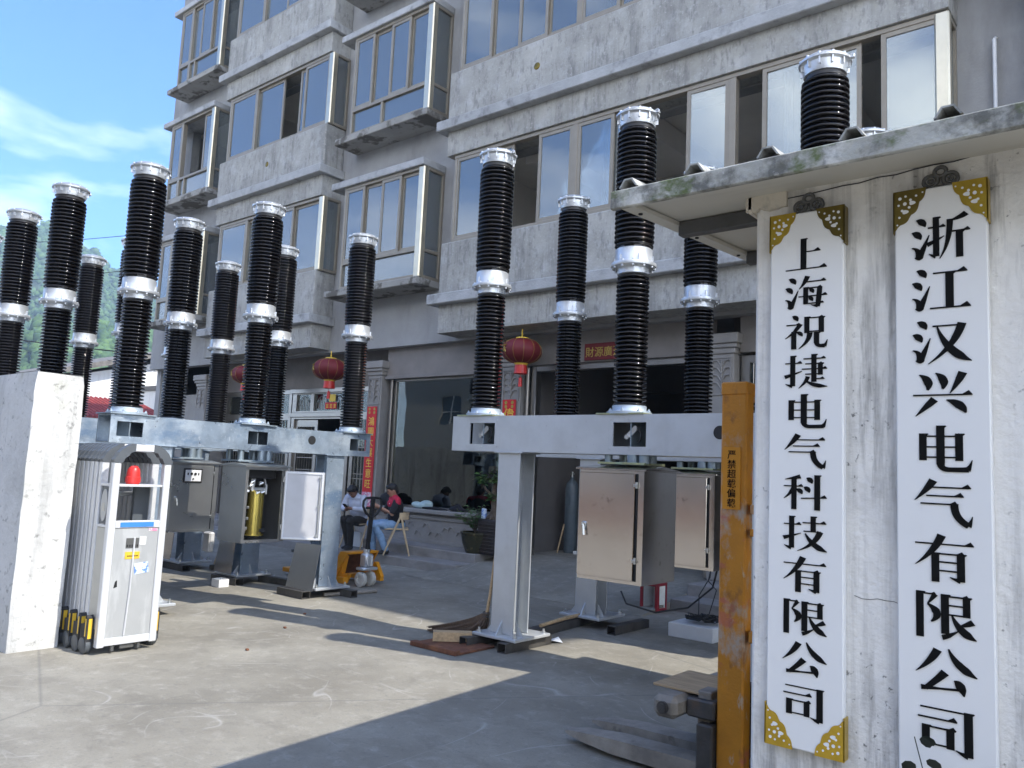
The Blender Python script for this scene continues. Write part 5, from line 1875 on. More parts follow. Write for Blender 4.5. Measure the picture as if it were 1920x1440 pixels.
def blob_mesh(name, shapes, m, parent, voxel=.012, smooth_it=6):
    """Merge tapered limbs and ellipsoids into one continuous skin (voxel remesh)."""
    b = MB()
    for sh in shapes:
        if sh[0] == 'e':
            _, c, r = sh[:3]
            mt = Matrix.Translation(c) @ (sh[3] if len(sh) > 3 else Matrix.Identity(4)) @ Matrix.Diagonal((*r, 1))
            prof = [(math.sin(PI * i / 12), -math.cos(PI * i / 12)) for i in range(13)]
            q = MB()
            q.lathe([(max(r_, 1e-4), z_) for r_, z_ in prof], 18)
            q.xform(mt)
            b.add(q.v, q.f, True)
        else:
            _, pts, rs = sh
            q = MB()
            q.tube(pts, rs, 12)
            b.add(q.v, q.f, True)
            for p, r in zip(pts, rs):
                q = MB()
                q.lathe([(max(r * math.sin(PI * i / 8), 1e-4), -r * math.cos(PI * i / 8)) for i in range(9)], 12, p)
                b.add(q.v, q.f, True)
    me = b.mesh(name, m)
    o = bpy.data.objects.new(name, me)
    COL.objects.link(o)
    r = o.modifiers.new('r', 'REMESH')
    r.mode = 'VOXEL'
    r.voxel_size = voxel
    sm = o.modifiers.new('s', 'SMOOTH')
    sm.factor = .5
    sm.iterations = smooth_it
    dg = bpy.context.evaluated_depsgraph_get()
    nm = bpy.data.meshes.new_from_object(o.evaluated_get(dg))
    o.modifiers.clear()
    o.data = nm
    nm.materials.clear()
    nm.materials.append(M[m])
    nm.shade_smooth()
    o.parent = parent
    ORG[o.name] = (0, 0, 0)
    return o

def person(x, y, z, ang, label, skin, shirt, trousers, headp, hands, lean, yoke=None, long_sleeve=False, shoe='rubber', knees=None, feet=None, chin=.5):
    """Seated person; local frame x forward, y left, z up from the floor."""
    t = empty('person', (x, y, z), label, 'person', None, ang, world=False)
    V = Vector
    hip = V((0, 0, .50))
    chest = V((lean * .6, 0, .80))
    neck = V((lean, 0, .965))
    hd = V(headp)
    sh = [V((lean * .88, s * .185, .90)) for s in (1, -1)]
    hnd = [V(h) for h in hands]
    elb = []
    for s, h, sg in zip(sh, hnd, (1, -1)):
        mid = (s + h) / 2
        elb.append(V((mid.x - .05, sg * .235, min(s.z - .20, mid.z - .09))))
    F = (hd - neck).normalized()
    tilt = Matrix.Rotation(chin, 4, 'Y')
    def L(v):                                                           # head-local to person-local
        return hd + (tilt @ V(v))
    body = [('t', [neck - V((.01, 0, .06)), neck, hd - V((.0, 0, .05))], [.062, .052, .05]),
            ('e', hd, (.088, .073, .108), tilt), ('e', L((.028, 0, -.055)), (.062, .055, .055), tilt),
            ('e', L((.088, 0, -.012)), (.016, .012, .020), tilt), ('e', L((.078, 0, -.062)), (.014, .022, .009), tilt)]
    for s in (1, -1):
        body.append(('e', L((.0, s * .074, -.008)), (.018, .010, .028), tilt))
        body.append(('e', L((.075, s * .028, .025)), (.012, .016, .007), tilt))
    for s, e, h, sg in zip(sh, elb, hnd, (1, -1)):
        body.append(('t', [s, e, e.lerp(h, .85), h], [.046, .039, .028, .026]))
        d = (h - e).normalized()
        side = d.cross(V((0, 0, 1))).normalized()
        up = side.cross(d)
        pc = h + d * .045
        body.append(('t', [h, pc], [.026, .034]))
        for k in range(4):
            b0 = pc + d * .025 + side * (.024 - .016 * k)
            ln = (.055, .065, .06, .048)[k]
            b1 = b0 + d * ln * .6 + up * .008
            b2 = b1 + d * ln * .25 + up * .03 + V((0, -sg * .02, 0))
            body.append(('t', [b0, b1, b2], [.0095, .009, .008]))
        b0 = h + d * .02 + V((0, -sg * .026, 0))
        body.append(('t', [b0, b0 + d * .03 + V((0, -sg * .02, .012)), b0 + d * .05 + V((0, -sg * .022, .028))], [.011, .010, .008]))
    blob_mesh('body', body, skin, t, .0085, 3)
    # shirt
    s_ = [('e', hip + V((.0, 0, .04)), (.145, .175, .12)), ('e', chest + V((-.01, 0, 0)), (.132, .178, .17)), ('e', (hip + chest) / 2, (.135, .172, .17)), ('e', neck - V((.02, 0, .07)), (.085, .16, .055))]
    for s, e, h in zip(sh, elb, hnd):
        end = e.lerp(h, .78) if long_sleeve else s.lerp(e, .80)
        pts = [s - V((.0, 0, .0)), s.lerp(e, .5), e, end] if long_sleeve else [s, s.lerp(e, .5), end]
        s_.append(('t', pts, [.070, .064, .058, .044] if long_sleeve else [.074, .070, .068]))
    s_.append(('t', [neck - V((.01, 0, .05)), neck - V((.0, 0, .015))], [.075, .064]))
    blob_mesh('shirt', s_, shirt, t, .012, 5)
    if yoke:
        y_ = [('t', [sh[0] + V((0, .012, .022)), V((lean * .9, 0, .955)), sh[1] + V((0, -.012, .022))], [.062, .070, .062]), ('e', chest + V((.06, 0, .06)), (.08, .15, .085)), ('e', sh[0] + V((.0, .03, -.01)), (.06, .055, .06)), ('e', sh[1] + V((0, -.03, -.01)), (.06, .055, .06)), ('t', [neck - V((.01, 0, .04)), neck - V((-.004, 0, .003))], [.078, .066])]
        blob_mesh('shoulder_yoke', y_, yoke, t, .011, 4)
        m = MB()
        m.box(chest.x + .125, chest.x + .128, .05, .11, .855, .872)
        m.build('chest_print', 'white', t)
    # trousers, shoes
    kn = [V(k) for k in (knees or ((.43, .10, .50), (.43, -.10, .50)))]
    ft = [V(k) for k in (feet or ((.40, .10, .09), (.40, -.10, .09)))]
    tr = [('e', hip + V((-.01, 0, -.0)), (.15, .185, .115))]
    for s, k, f in zip((1, -1), kn, ft):
        tr.append(('t', [hip + V((.03, s * .09, -.01)), (hip + k) / 2 + V((.02, s * .05, 0)), k, k.lerp(f, .45) + V((-.015, 0, 0)), f], [.095, .088, .070, .064, .055]))
    blob_mesh('trousers', tr, trousers, t, .012, 4)
    for k, f in zip(kn, ft):
        d = V((1, (f.y - 0) * .6, 0)).normalized()
        b = [('e', f + V((-.02, 0, -.045)), (.05, .042, .045)), ('e', f + d * .07 + V((0, 0, -.062)), (.10, .046, .028)), ('e', f + d * .02 + V((0, 0, -.05)), (.08, .043, .040))]
        blob_mesh('shoe', b, shoe, t, .008, 3)
    hr = [('e', L((-.016, 0, .030)), (.090, .082, .096), tilt), ('e', L((-.045, 0, -.02)), (.058, .072, .075), tilt), ('e', L((.035, 0, .085)), (.055, .066, .035), tilt)]
    blob_mesh('hair', hr, 'hair', t, .010, 2)
    m = MB()
    for s in (1, -1):
        for r, c in ((.0085, 0),):
            p = L((.083, s * .028, .012))
            m.lathe([(1e-4, -r), (r * .7, -r * .7), (r, 0), (r * .7, r * .7), (1e-4, r)], 10, p)
    m.build('eye', 'black', t)
    return t
def phone(x, y, z, ang, label, m='black'):
    b = MB()
    mt = Matrix.Translation((x, y, z)) @ Matrix.Rotation(ang, 4, 'Z') @ Matrix.Rotation(-.6, 4, 'Y')
    b.box(-.075, .075, -.037, .037, -.004, .004, .003, mt)
    thing(b, 'mobile_phone', m, label, 'phone', None)
AR = math.atan2(-.74, -.67)
chair(-10.38, 9.53, .15, AR, 'pale wooden chair under the man in the red and black shirt')
AP = math.atan2(-.88, -.47)
person(-10.40, 9.54, .15, AP, 'man in a black and red polo shirt and light jeans sitting with his phone', 'skin', 'shirtblack', 'jeans', (.10, 0, 1.085), ((.335, .075, .80), (.335, -.055, .79)), .06,
       yoke='shirtred', knees=((.40, .13, .50), (.43, -.08, .51)), feet=((.20, .13, .10), (.36, -.10, .09)), shoe='black', chin=.45)
ca, sa = math.cos(AP), math.sin(AP)
phone(-10.40 + ca * .42 - sa * .01, 9.54 + sa * .42 + ca * .01, .15 + .845, AR, 'phone held up by the man in the red and black shirt')
AL = math.atan2(-.96, .18)
chair(-11.50, 9.62, .15, AL, 'pale wooden chair under the man in the light long-sleeved shirt')
person(-11.48, 9.62, .15, AL, 'man in a light long-sleeved shirt and dark trousers bent over his phone', 'skindark', 'shirtwhite', 'trousers', (.23, .0, 1.02), ((.36, .10, .72), (.36, -.02, .70)), .14,
       long_sleeve=True, knees=((.40, .12, .50), (.38, -.05, .52)), feet=((.33, .10, .09), (.25, -.02, .09)), chin=.85)
ca, sa = math.cos(AL), math.sin(AL)
phone(-11.48 + ca * .45 - sa * .05, 9.62 + sa * .45 + ca * .05, .15 + .76, AL, 'dark phone in the hands of the man in the light shirt')
m = MB()
q = blob_mesh('shoulder_bag', [('e', (-11.64, 10.38, 1.02), (.16, .09, .13)), ('e', (-11.5, 10.38, .99), (.12, .08, .10))], 'shirtblack', None, .015, 6)
tag(q, 'black bag propped on the window sill behind the man in red and black', 'bag')
m = MB()
m.prism([(-11.72, .16), (-11.50, .16), (-11.52, .42), (-11.72, .42)], 9.70, 9.76, 'xz')
thing(m, 'paper_bag', 'paper', 'white paper bag standing beneath the chair of the man in the light shirt', 'bag')

# ------------------------------------------------------------------ potted plants
def leaf(b, p, d, L, w):
    d = Vector(d).normalized()
    s = d.cross(Vector((random.random() - .5, random.random() - .5, 1))).normalized()
    p = Vector(p)
    mid = p + d * L * .5 + Vector((0, 0, L * .06))
    b.add([p, mid + s * w / 2, p + d * L, mid - s * w / 2], [(0, 1, 2), (0, 2, 3)])
def plant(b_leaf, b_stem, base, n_stem, h, spread, L, w, per=12, lean=(0, 0)):
    for i in range(n_stem):
        a = random.random() * 2 * PI
        r = spread * (.3 + .7 * random.random())
        hh = h * (.55 + .45 * random.random())
        top = Vector(base) + Vector((r * math.cos(a) + lean[0], r * math.sin(a) + lean[1], hh))
        mid = Vector(base).lerp(top, .5) + Vector((-.3 * r * math.cos(a), -.3 * r * math.sin(a), .06 * h))
        pts = [Vector(p) for p in _curve3(base, mid, top)]
        b_stem.tube(pts, [.006 * (1 - .7 * j / len(pts)) for j in range(len(pts))], 5)
        for j in range(per):
            f = .35 + .65 * j / per
            p = pts[min(len(pts) - 1, int(f * (len(pts) - 1) + .5))]
            aa = random.random() * 2 * PI
            leaf(b_leaf, p, (math.cos(aa), math.sin(aa), .25 - .7 * random.random()), L * (.6 + .6 * random.random()), w)
def _curve3(a, m_, b_):
    a, m_, b_ = Vector(a), Vector(m_), Vector(b_)
    return [a * (1 - t) ** 2 + m_ * 2 * t * (1 - t) + b_ * t * t for t in [i / 8 for i in range(9)]]
random.seed(21)
P = empty('potted_shrub', (-8.92, 9.95, .3), 'leafy green shrub in a dark glazed pot on the steps below the window sill', 'potted plant')
m = MB()
m.lathe([(0, .3), (.15, .3), (.16, .32), (.215, .46), (.235, .56), (.24, .60), (.255, .61), (.255, .64), (.225, .64), (.21, .60), (0, .60)], 32, (-8.92, 9.95, 0))
m.build('pot', 'glaze', P)
bl, bs = MB(), MB()
plant(bl, bs, (-8.92, 9.95, .60), 26, .50, .34, .085, .030, 14, (-.06, -.04))
bl.build('foliage', 'leaf', P)
bs.build('stem', 'bark', P)
P = empty('potted_tree', (-8.58, 10.1, .3), 'small gnarled tree on a dark carved stand beside the workshop opening', 'potted plant')
m = MB()
m.box(-8.83, -8.42, 9.88, 10.28, .3, .86, .02)
for i in range(9):
    m.box(-8.845, -8.41, 9.868, 10.29, .33 + i * .055, .352 + i * .055, .004)
m.build('stand', 'rattan', P)
m = MB()
random.seed(4)
m.tube([(-8.62, 10.05, .85), (-8.60, 10.03, 1.05), (-8.66, 10.05, 1.25), (-8.62, 10.05, 1.55)], [.10, .06, .045, .02], 10)
for i in range(9):
    a = i * .7
    m.tube([(-8.62, 10.05, 1.0), (-8.62 + .1 * math.cos(a), 10.05 + .1 * math.sin(a), .9), (-8.62 + .16 * math.cos(a), 10.05 + .14 * math.sin(a), .86)], [.03, .025, .012], 6)
m.tube([(-8.64, 10.05, 1.2), (-8.8, 10.0, 1.35), (-8.9, 9.98, 1.55)], [.03, .02, .01], 6)
m.build('trunk', 'bark', P)
bl, bs = MB(), MB()
for c, n, h, sp in (((-8.62, 10.05, 1.35), 12, .38, .26), ((-8.86, 9.98, 1.35), 10, .30, .18), ((-8.6, 10.02, 1.1), 8, .24, .26)):
    plant(bl, bs, c, n, h, sp, .12, .055, 10)
bl.build('foliage', 'leaf', P)
bs.build('stem', 'bark', P)
m = MB()
m.box(-8.80, -8.72, 9.92, 9.98, .862, 1.03, .012)
thing(m, 'drink_carton', 'stickblue', 'blue and white bottle standing on the carved plant stand', 'bottle')
# weeds in front of the name boards
random.seed(31)
P = empty('weed', (-.36, 2.78, 0), 'dark leafy weed growing up in front of the larger name board, lower right', 'plant')
bl, bs = MB(), MB()
for i in range(18):
    x = -.60 + .62 * random.random()
    top = Vector((x - .02 + .10 * (random.random() - .5), 2.74 + .06 * random.random(), .60 + .32 * random.random() ** 1.5 + (.12 if x > -.4 else 0)))
    pts = _curve3((-.33 + .2 * (random.random() - .5), 2.80, 0), (x + .05, 2.80, .35), top)
    bs.tube(pts, [.0035 * (1 - .6 * j / 9) for j in range(9)], 5)
    for j in range(14):
        p = pts[min(8, 3 + j % 6)].lerp(pts[min(8, 4 + j % 6)], random.random())
        a = random.random() * 2 * PI
        d = Vector((math.cos(a), .35 * math.sin(a) - .15, .5 - random.random()))
        L = .032 + .018 * random.random()
        c = p + d.normalized() * L * .9
        n_ = 8
        s = d.cross(Vector((0, 1, .3))).normalized()
        dn = d.normalized()
        bl.add([c + dn * L * .5 * math.cos(2 * PI * k / n_) + s * L * .36 * math.sin(2 * PI * k / n_) for k in range(n_)], [tuple(range(n_))])
bl.build('foliage', 'leafdark', P)
bs.build('stem', 'leafdark', P)

# ------------------------------------------------------------------ loose things in the yard
T = empty('besom_broom', (-5.5, 6.05, 0), 'straw broom with a wooden handle leaning on the near breaker leg', 'broom')
m = MB()
m.tube([(-5.145, 6.06, .95), (-5.20, 6.05, .42), (-5.235, 6.05, .22)], [.013, .015, .018], 10)
m.build('handle', 'wood', T)
m = MB()
random.seed(6)
for i in range(260):
    a = random.random() ** 1.5
    s0 = Vector((-5.24 + .05 * (random.random() - .5), 6.05 + .05 * (random.random() - .5), .26))
    e = Vector((-5.90 + .55 * a, 5.97 + .10 * a + .12 * (random.random() - .5), .012 + .05 * random.random()))
    mid = s0.lerp(e, .40) + Vector((.12 * random.random(), .0, -.02 - .07 * random.random()))
    m.tube(_curve3(s0, mid, e), [.010, .010, .010, .010, .009, .008, .007, .006, .004], 4)
m.build('bristles', 'straw', T)
m = MB()
for z in (.27, .24):
    m.lathe([(.03, z - .012), (.038, z), (.03, z + .012)], 12, (-5.237, 6.05, 0))
m.build('binding', 'darksteel', T)
m = MB()
m.box(-4.21, -3.70, 7.82, 8.25, .0, .145, .006)
thing(m, 'foam_block', 'foam', 'white foam block on the ground near the yellow mast, cables piled on it', 'foam block')
m = MB()
random.seed(9)
for k in range(4):
    pts = []
    for i in range(40):
        a = i * .55 + k
        r = .10 + .07 * math.sin(i * .9 + k)
        z = .18 + .05 * random.random()
        pts.append((-3.92 + r * math.cos(a) * 1.2, 8.05 + r * math.sin(a), z))
    m.tube(pts, .0065, 5)
m.tube([(-3.95, 8.0, .2), (-4.0, 8.1, .42), (-3.9, 8.15, .62), (-4.0, 8.4, .8), (-3.85, 8.5, 1.2)], .006, 6)
m.tube([(-3.85, 8.0, .2), (-3.8, 8.1, .5), (-3.92, 8.15, .58), (-3.95, 8.3, .75), (-3.85, 8.5, 1.2)], .006, 6)
thing(m, 'cable_tangle', 'cable', 'tangle of thin black cables heaped on the white foam block', 'cable')
m = MB()
m.tube([(-4.68, 7.62, .42), (-4.6, 7.60, .30), (-4.3, 7.7, .24), (-4.05, 7.95, .30), (-3.75, 7.9, .55), (-3.62, 7.75, .80)], .010, 8)
thing(m, 'supply_cable', 'cable', 'grey cable drooping from the rear cabinet to the leg behind it', 'cable')
HT = empty('radiant_heater', (-5.08, 9.1, 0), 'small dark red box heater with silver panels on the ground by the ramp', 'heater')
m = MB()
m.sheet((-5.22, -4.98), (.005, .36), [(-5.19, -5.01, .05, .32)], 8.95, 8.98)
m.box(-5.22, -4.98, 8.98, 9.20, .005, .05)
m.box(-5.22, -4.98, 8.98, 9.20, .32, .36)
m.box(-5.22, -5.19, 9.17, 9.20, .05, .32)
m.box(-5.01, -4.98, 9.17, 9.20, .05, .32)
m.box(-5.01, -4.98, 8.98, 9.01, .05, .32)
m.build('casing', 'redpaint', HT)
m = MB()
m.add([(-5.19, 8.99, .05), (-5.10, 9.06, .05), (-5.01, 8.99, .05), (-5.19, 8.99, .32), (-5.10, 9.06, .32), (-5.01, 8.99, .32)], [(0, 1, 4, 3), (1, 2, 5, 4)])
m.add([(-4.99, 9.01, .05), (-5.06, 9.09, .05), (-4.99, 9.17, .05), (-4.99, 9.01, .32), (-5.06, 9.09, .32), (-4.99, 9.17, .32)], [(0, 1, 4, 3), (1, 2, 5, 4)])
m.build('reflector', 'heater', HT)
GB = empty('gas_cylinder', (-8.15, 11.55, .3), 'grey gas cylinder standing inside the dark workshop opening', 'gas cylinder')
m = MB()
m.lathe([(0, .302), (.105, .302), (.112, .32), (.112, 1.40), (.10, 1.48), (.06, 1.54), (.035, 1.56), (.035, 1.60), (0, 1.60)], 28, (-8.15, 11.55, 0))
m.build('shell', 'cylgrey', GB)
m = MB()
m.tube([(-8.15, 11.55, 1.59), (-8.15, 11.55, 1.70)], .018, 10)
m.tube([(-8.19, 11.55, 1.66), (-8.11, 11.55, 1.66)], .012, 8)
m.build('valve', 'bolt', GB)
m = MB()
m.box(-8.20, -8.09, 11.434, 11.438, 1.12, 1.27)
m.build('label_patch', 'cylgrey', GB)
m = MB()
m.tube([(-8.20, 11.25, .31), (-8.13, 11.33, .80)], .014, 8)
thing(m, 'wooden_stick', 'wood', 'short yellowish stick leaning by the gas cylinder', 'stick')
random.seed(14)
for i, (x, y, lab) in enumerate(((-7.75, 11.9, 'low dark machine part on the workshop floor right of the gas cylinder'), (-7.3, 12.3, 'dark hooded machine in the shade of the workshop'), (-6.9, 11.6, 'small dark casting on the workshop floor near the doorway'))):
    m = MB()
    s = (.2, .35, .14)[i]
    for k in range(5):
        dx, dy, dz = random.uniform(-.1, .1), random.uniform(-.1, .1), random.uniform(0, s)
        m.box(x + dx - s * .5, x + dx + s * .4, y + dy - s * .4, y + dy + s * .5, .302, .31 + dz + .05, .01)
        m.tube([(x + dx, y + dy, .34), (x + dx + s * .4, y + dy, .36 + dz)], .03, 8)
    thing(m, 'machine_part', 'darksteel', lab, 'machine part', 'machine parts inside the workshop')
m = MB()
m.box(-7.95, -7.72, 11.35, 11.55, .302, .36, .01)
thing(m, 'paper_packet', 'paper', 'white packet lying on the workshop floor', 'packet')
# things on the sill and behind the shop glass
q = blob_mesh('plastic_bag', [('e', (-10.72, 10.46, .955), (.26, .07, .06)), ('e', (-10.62, 10.46, .99), (.16, .06, .07)), ('e', (-10.88, 10.46, .97), (.13, .06, .055))], 'bag', None, .012, 2)
tag(q, 'pale teal plastic bag lying on the shop window sill', 'bag')
q = blob_mesh('dark_cloth', [('e', (-9.85, 10.46, .94), (.20, .06, .05)), ('t', [(-9.95, 10.45, .96), (-9.8, 10.45, 1.0), (-9.7, 10.45, .95)], [.03, .04, .02])], 'shirtblack', None, .012, 3)
tag(q, 'black cloth bundle lying on the shop window sill', 'cloth')
q = blob_mesh('umbrella', [('t', [(-10.62, 10.37, .925), (-10.3, 10.37, .935), (-10.0, 10.37, .92)], [.02, .03, .012])], 'shirtblack', None, .010, 2)
tag(q, 'black folded umbrella in front of the plastic bag on the sill', 'umbrella')
for (x0, x1, y0, z0, z1, lab) in ((-11.5, -10.7, 12.2, .3, 1.75, 'dark cabinet seen through the shop window, left'), (-10.3, -9.3, 12.6, .3, 1.6, 'dark shelf seen through the shop window, right')):
    m = MB()
    m.box(x0, x1, y0, y0 + .5, z0, z1, .02)
    m.box(x0 + .06, x1 - .06, y0 - .03, y0 - .001, z0 + .7, z1 - .08, .01)
    thing(m, 'shop_furniture', 'cylgrey', lab, 'furniture', 'furniture inside the shop')
m = MB()
m.lathe([(0, .302), (.14, .302), (.10, .5), (.05, .8), (.06, 1.0), (.16, 1.25), (.13, 1.27), (0, 1.27)], 20, (-10.45, 11.7, 0))
thing(m, 'vase', 'glaze', 'tall vase silhouette inside the shop window', 'vase')
m = MB()
m.tube([(-9.62, 5.84, .0), (-9.60, 5.84, .012)], .001, 4)
m = MB()
m.sheet((-9.70, -9.52), (5.74, 5.88), [(-9.69, -9.53, 5.75, 5.87)], .002, .10, 'xy')
m.box(-9.69, -9.53, 5.75, 5.87, .002, .008)
thing(m, 'plastic_tray', 'white', 'crumpled white plastic tray on the ground between the breaker shadows', 'tray')
m = MB()
random.seed(2)
for (x, y) in ((-6.9, 4.9), (-6.3, 4.1), (-7.4, 5.5)):
    m.box(x, x + .03, y, y + .025, .001, .018, .004)
thing(m, 'litter', 'rust', 'small brown scraps scattered on the sunlit concrete', 'litter')
m = MB()
m.add([(-4.86, 6.55, .004), (-4.75, 6.50, .03), (-4.70, 6.60, .006), (-4.80, 6.66, .04)], [(0, 1, 3), (1, 2, 3), (0, 2, 1)])
thing(m, 'plastic_scrap', 'foam', 'crumpled clear plastic scrap near the long steel tube', 'litter')
m = MB()
m.box(-4.05, -3.55, 9.02, 9.10, .0, .06, .008)
m.box(-4.3, -4.1, 8.9, 9.2, .0, .05, .008)
thing(m, 'steel_bar', 'darksteel', 'dark steel bars lying by the steps behind the rear cabinet', 'steel bar')
m = MB()
m.box(-12.6, -12.2, 9.0, 9.12, .0, .05, .008)
thing(m, 'steel_bar', 'darksteel', 'short dark bar lying in front of the left-hand steps', 'steel bar')
m = MB()
m.bar((-11.35, 6.75, .02), (-11.2, 6.85, .55), .07, .05)
thing(m, 'timber_prop', 'wood', 'pale timber offcut leaning behind the second breaker leg', 'timber')

# ------------------------------------------------------------------ houses and hills beyond the left end
H = empty('white_house', (-41, 19, 0), 'old white-rendered house with a grey tiled roof beyond the yard', 'house')
m = MB()
m.prism([(14.6, -.5), (24, -.5), (24, 5.15), (20.4, 6.6), (14.6, 5.0)], -48, -38, 'yz')
m.build('wall', 'housewhite', H)
m = MB()
m.prism([(14.2, 5.05), (20.4, 6.95), (24.4, 5.4), (24.4, 5.6), (20.4, 7.2), (14.2, 5.3)], -48.6, -37.4, 'yz')
m.build('roof', 'tile', H)
m = MB()
m.box(-38.06, -37.98, 17.0, 17.8, 2.6, 3.9)
m.build('window', 'iron', H)
H = empty('white_annex', (-33, 19, 0), 'bright white sunlit wall of the annex right of the old house', 'house')
m = MB()
m.box(-38, -33, 17.3, 26, -.5, 4.55)
m.build('wall', 'housewhite', H)
m = MB()
m.box(-38.2, -32.7, 17.2, 26.3, 4.55, 4.75)
m.build('roof', 'tile', H)
H = empty('red_roof_shed', (-31, 14, 0), 'low shed with a red tiled roof showing just above the gate', 'shed')
m = MB()
m.box(-34, -31, 12.2, 15.8, -.5, 2.75)
m.build('wall', 'housewhite', H)
m = MB()
m.prism([(-30.6, 2.75), (-34.2, 3.75), (-34.2, 3.9), (-30.6, 2.95)], 12.0, 16.1, 'xz')
for i in range(22):
    y = 12.1 + i * .185
    m.tube([(-30.58, y, 2.96), (-34.2, y, 3.91)], .05, 6)
m.build('roof', 'redtile', H)
H = empty('grey_tiled_shed', (-30, 18, 0), 'dark tiled ridge of a low shed behind the farthest breaker', 'shed')
m = MB()
m.box(-32, -29, 16.6, 22, -.5, 2.35)
m.build('wall', 'opposite', H)
m = MB()
m.prism([(-28.7, 2.3), (-30.5, 3.15), (-32.3, 2.3), (-32.3, 2.5), (-30.5, 3.4), (-28.7, 2.5)], 16.4, 22.2, 'xz')
for i in range(24):
    y = 16.5 + i * .24
    m.tube([(-28.7, y, 2.5), (-30.5, y, 3.4)], .06, 6)
m.build('roof', 'tile', H)
O = empty('opposite_building', (-12, -13, 0), 'beige building across the street, mirrored in the shop window', 'building')
m = MB()
ho = []
for i in range(9):
    for k in range(3):
        ho.append((-33 + i * 4.6, -31.4 + i * 4.6, 1.0 + k * 3.1, 2.7 + k * 3.1))
m.sheet((-36, 8), (-.2, 9.6), ho, -12.2, -12.0)
m.box(-36, 8, -20, -12.2, 9.55, 9.6)
m.box(-36, -35.8, -20, -12.2, -.2, 9.55)
m.box(7.8, 8, -20, -12.2, -.2, 9.55)
m.build('wall', 'opposite', O)
m = MB()
m.box(-36.05, 8.05, -11.995, -11.9, -.2, 1.0)  # added out of view to put a pink band in the cabinet reflections
m.build('unseen_pink_band', 'pinkband', O)
m = MB()
m.prism([(-11.2, 9.4), (-16, 11.6), (-20.5, 9.4), (-20.5, 9.6), (-16, 11.9), (-11.2, 9.62)], -36.5, 8.5, 'yz')
m.build('roof', 'tile', O)
m = MB()
for a, b, c, d in ho:
    m.box(a, b, -12.16, -12.12, c, d)
m.build('window_pane', 'cylgrey', O)
m = MB()
for a, b, c, d in ho:
    m.box((a + b) / 2 - .03, (a + b) / 2 + .03, -12.11, -12.05, c, d)
    m.box(a, b, -12.11, -12.05, (c + d) / 2, (c + d) / 2 + .05)
m.build('window_bar', 'white', O)

def wire(p0, p1, sag, r, label):
    p0, p1 = Vector(p0), Vector(p1)
    b = MB()
    b.tube([p0.lerp(p1, i / 20) - Vector((0, 0, sag * 4 * (i / 20) * (1 - i / 20))) for i in range(21)], r, 6)
    thing(b, 'overhead_wire', 'cable', label, 'wire', 'overhead wires left of the building')
wire((-36, 9.0, 6.1), (-24, 14.5, 4.9), .15, .022, 'lowest dark wire crossing the green hill')
wire((-60, 15, 14.6), (-21.4, 14, 9.3), .4, .014, 'thin wire crossing the sky above the hill')
wire((-60, 15, 12.0), (-21.4, 14, 8.3), .4, .014, 'thin wire just above the hill crest')
wire((-35, 15.0, 5.6), (-24, 15.5, 4.3), .2, .012, 'thin wire in front of the white annex')

RIDGE = [(-30, .12), (0, .17), (10, .205), (14, .222), (16.5, .226), (18.2, .236), (19.2, .245), (19.9, .238), (20.4, .222), (22, .214), (22.8, .202), (24, .190), (26, .17), (30, .15), (40, .12), (70, .08)]
def ridge(ph):
    for (a, x), (b, y) in zip(RIDGE[:-1], RIDGE[1:]):
        if a <= ph <= b:
            t = (ph - a) / (b - a)
            return x + (y - x) * t
    return .08
def hn(ph, k):
    return math.sin(ph * 1.7 + k) * .5 + math.sin(ph * 3.9 + k * 2.1) * .3 + math.sin(ph * 8.3 + k) * .2
def hill_h(ph, r):
    near = max(0, 1 - abs(r - 330) / 120)
    t = min(1, max(0, (r - 380) / 270))
    far = (ridge(ph) * 650 + 1.65) * (t * t * (3 - 2 * t)) ** .8
    nr = (.128 + .014 * hn(ph * 1.3, 2)) * 330 * (near * near * (3 - 2 * near))
    h = max(far, nr) if r < 660 else far * max(0, 1 - (r - 660) / 260)
    return h + (hn(ph * 2 + r * .02, 1) * 3.2 + hn(ph * 5 + r * .06, 3) * 1.2) * min(1, max(0, (r - 200) / 150)) * (.3 if h < 5 else 1)
hm = MB()
NP, NR = 220, 70
PH0, PH1 = -12, 62
vs = []
for i in range(NP + 1):
    ph = PH0 + (PH1 - PH0) * i / NP
    for j in range(NR + 1):
        r = 205 + 700 * j / NR
        a = math.radians(ph)
        vs.append((-r * math.cos(a), r * math.sin(a), max(-2, hill_h(ph, r)) if j not in (0, NR) else -2))
hm.add(vs, [(i * (NR + 1) + j, (i + 1) * (NR + 1) + j, (i + 1) * (NR + 1) + j + 1, i * (NR + 1) + j + 1) for i in range(NP) for j in range(NR)], True)
struct(hm, 'hills', 'hill')
import numpy as np
random.seed(77)
ico = bmesh.new()
bmesh.ops.create_icosphere(ico, subdivisions=1, radius=1)
iv = np.array([v.co[:] for v in ico.verts])
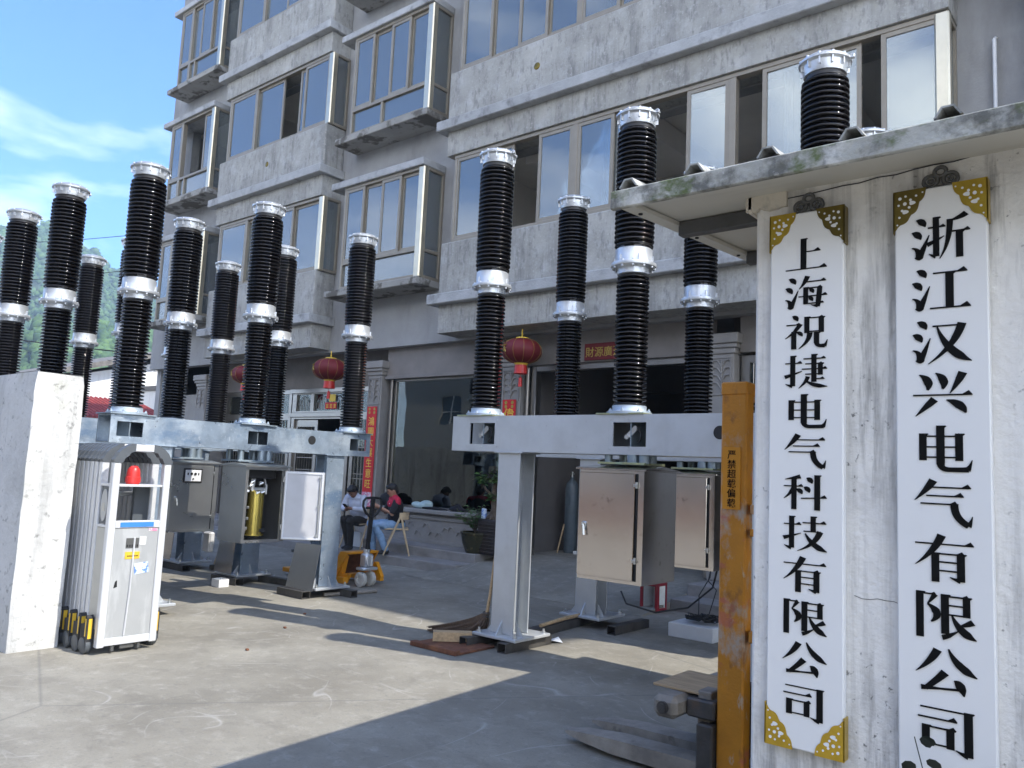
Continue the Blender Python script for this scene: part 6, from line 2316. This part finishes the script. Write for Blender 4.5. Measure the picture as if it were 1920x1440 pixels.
itf = np.array([[v.index for v in f.verts] for f in ico.faces])
ico.free()
rng = np.random.default_rng(5)
cl = []
while len(cl) < 17000:
    ph = rng.uniform(9, 32)
    r = rng.uniform(215, 660)
    h = hill_h(ph, r)
    if h < 1:
        continue
    if 17.5 < ph < 21.5 and r > 590 and rng.random() < .75 and hn(ph * 4, 7) > -.2:
        continue                                                        # bare cliff below the summit
    cl.append((ph, r, h))
NV = len(iv)
AV = np.empty((len(cl) * NV, 3))
for k, (ph, r, h) in enumerate(cl):
    a = math.radians(ph)
    s = rng.uniform(.8, 2.3)
    v = iv * (1 + rng.normal(0, .22, (NV, 1))) * s * np.array([1, 1, rng.uniform(.8, 1.3)])
    AV[k * NV:(k + 1) * NV] = v + np.array([-r * math.cos(a), r * math.sin(a), h + s * .5])
AF = (itf[None] + (np.arange(len(cl)) * NV)[:, None, None]).reshape(-1, 3)
fm = bpy.data.meshes.new('forest')
fm.vertices.add(len(AV))
fm.vertices.foreach_set('co', AV.ravel())
fm.loops.add(AF.size)
fm.loops.foreach_set('vertex_index', AF.ravel())
fm.polygons.add(len(AF))
fm.polygons.foreach_set('loop_start', np.arange(0, AF.size, 3))
fm.polygons.foreach_set('loop_total', np.full(len(AF), 3))
fm.update()
fm.materials.append(M['tree1'])
fo = bpy.data.objects.new('forest', fm)
COL.objects.link(fo)
tag(fo, 'dense green forest covering the hazy hillside', 'forest', None, 'stuff')

# ------------------------------------------------------------------ air
hz = MB()
hz.box(-930, 930, -930, 930, -4, 190)
hm_ = bpy.data.materials.new('hazy_air')
hm_.use_nodes = True
hn_ = hm_.node_tree.nodes
hn_.remove(hn_['Principled BSDF'])
pv = hn_.new('ShaderNodeVolumePrincipled')
pv.inputs['Color'].default_value = (.62, .80, 1, 1)
pv.inputs['Density'].default_value = .00085
pv.inputs['Anisotropy'].default_value = .2
hm_.node_tree.links.new(pv.outputs[0], hn_['Material Output'].inputs['Volume'])
M['haze'] = hm_
tag(hz.build('haze', 'haze'), kind='stuff')
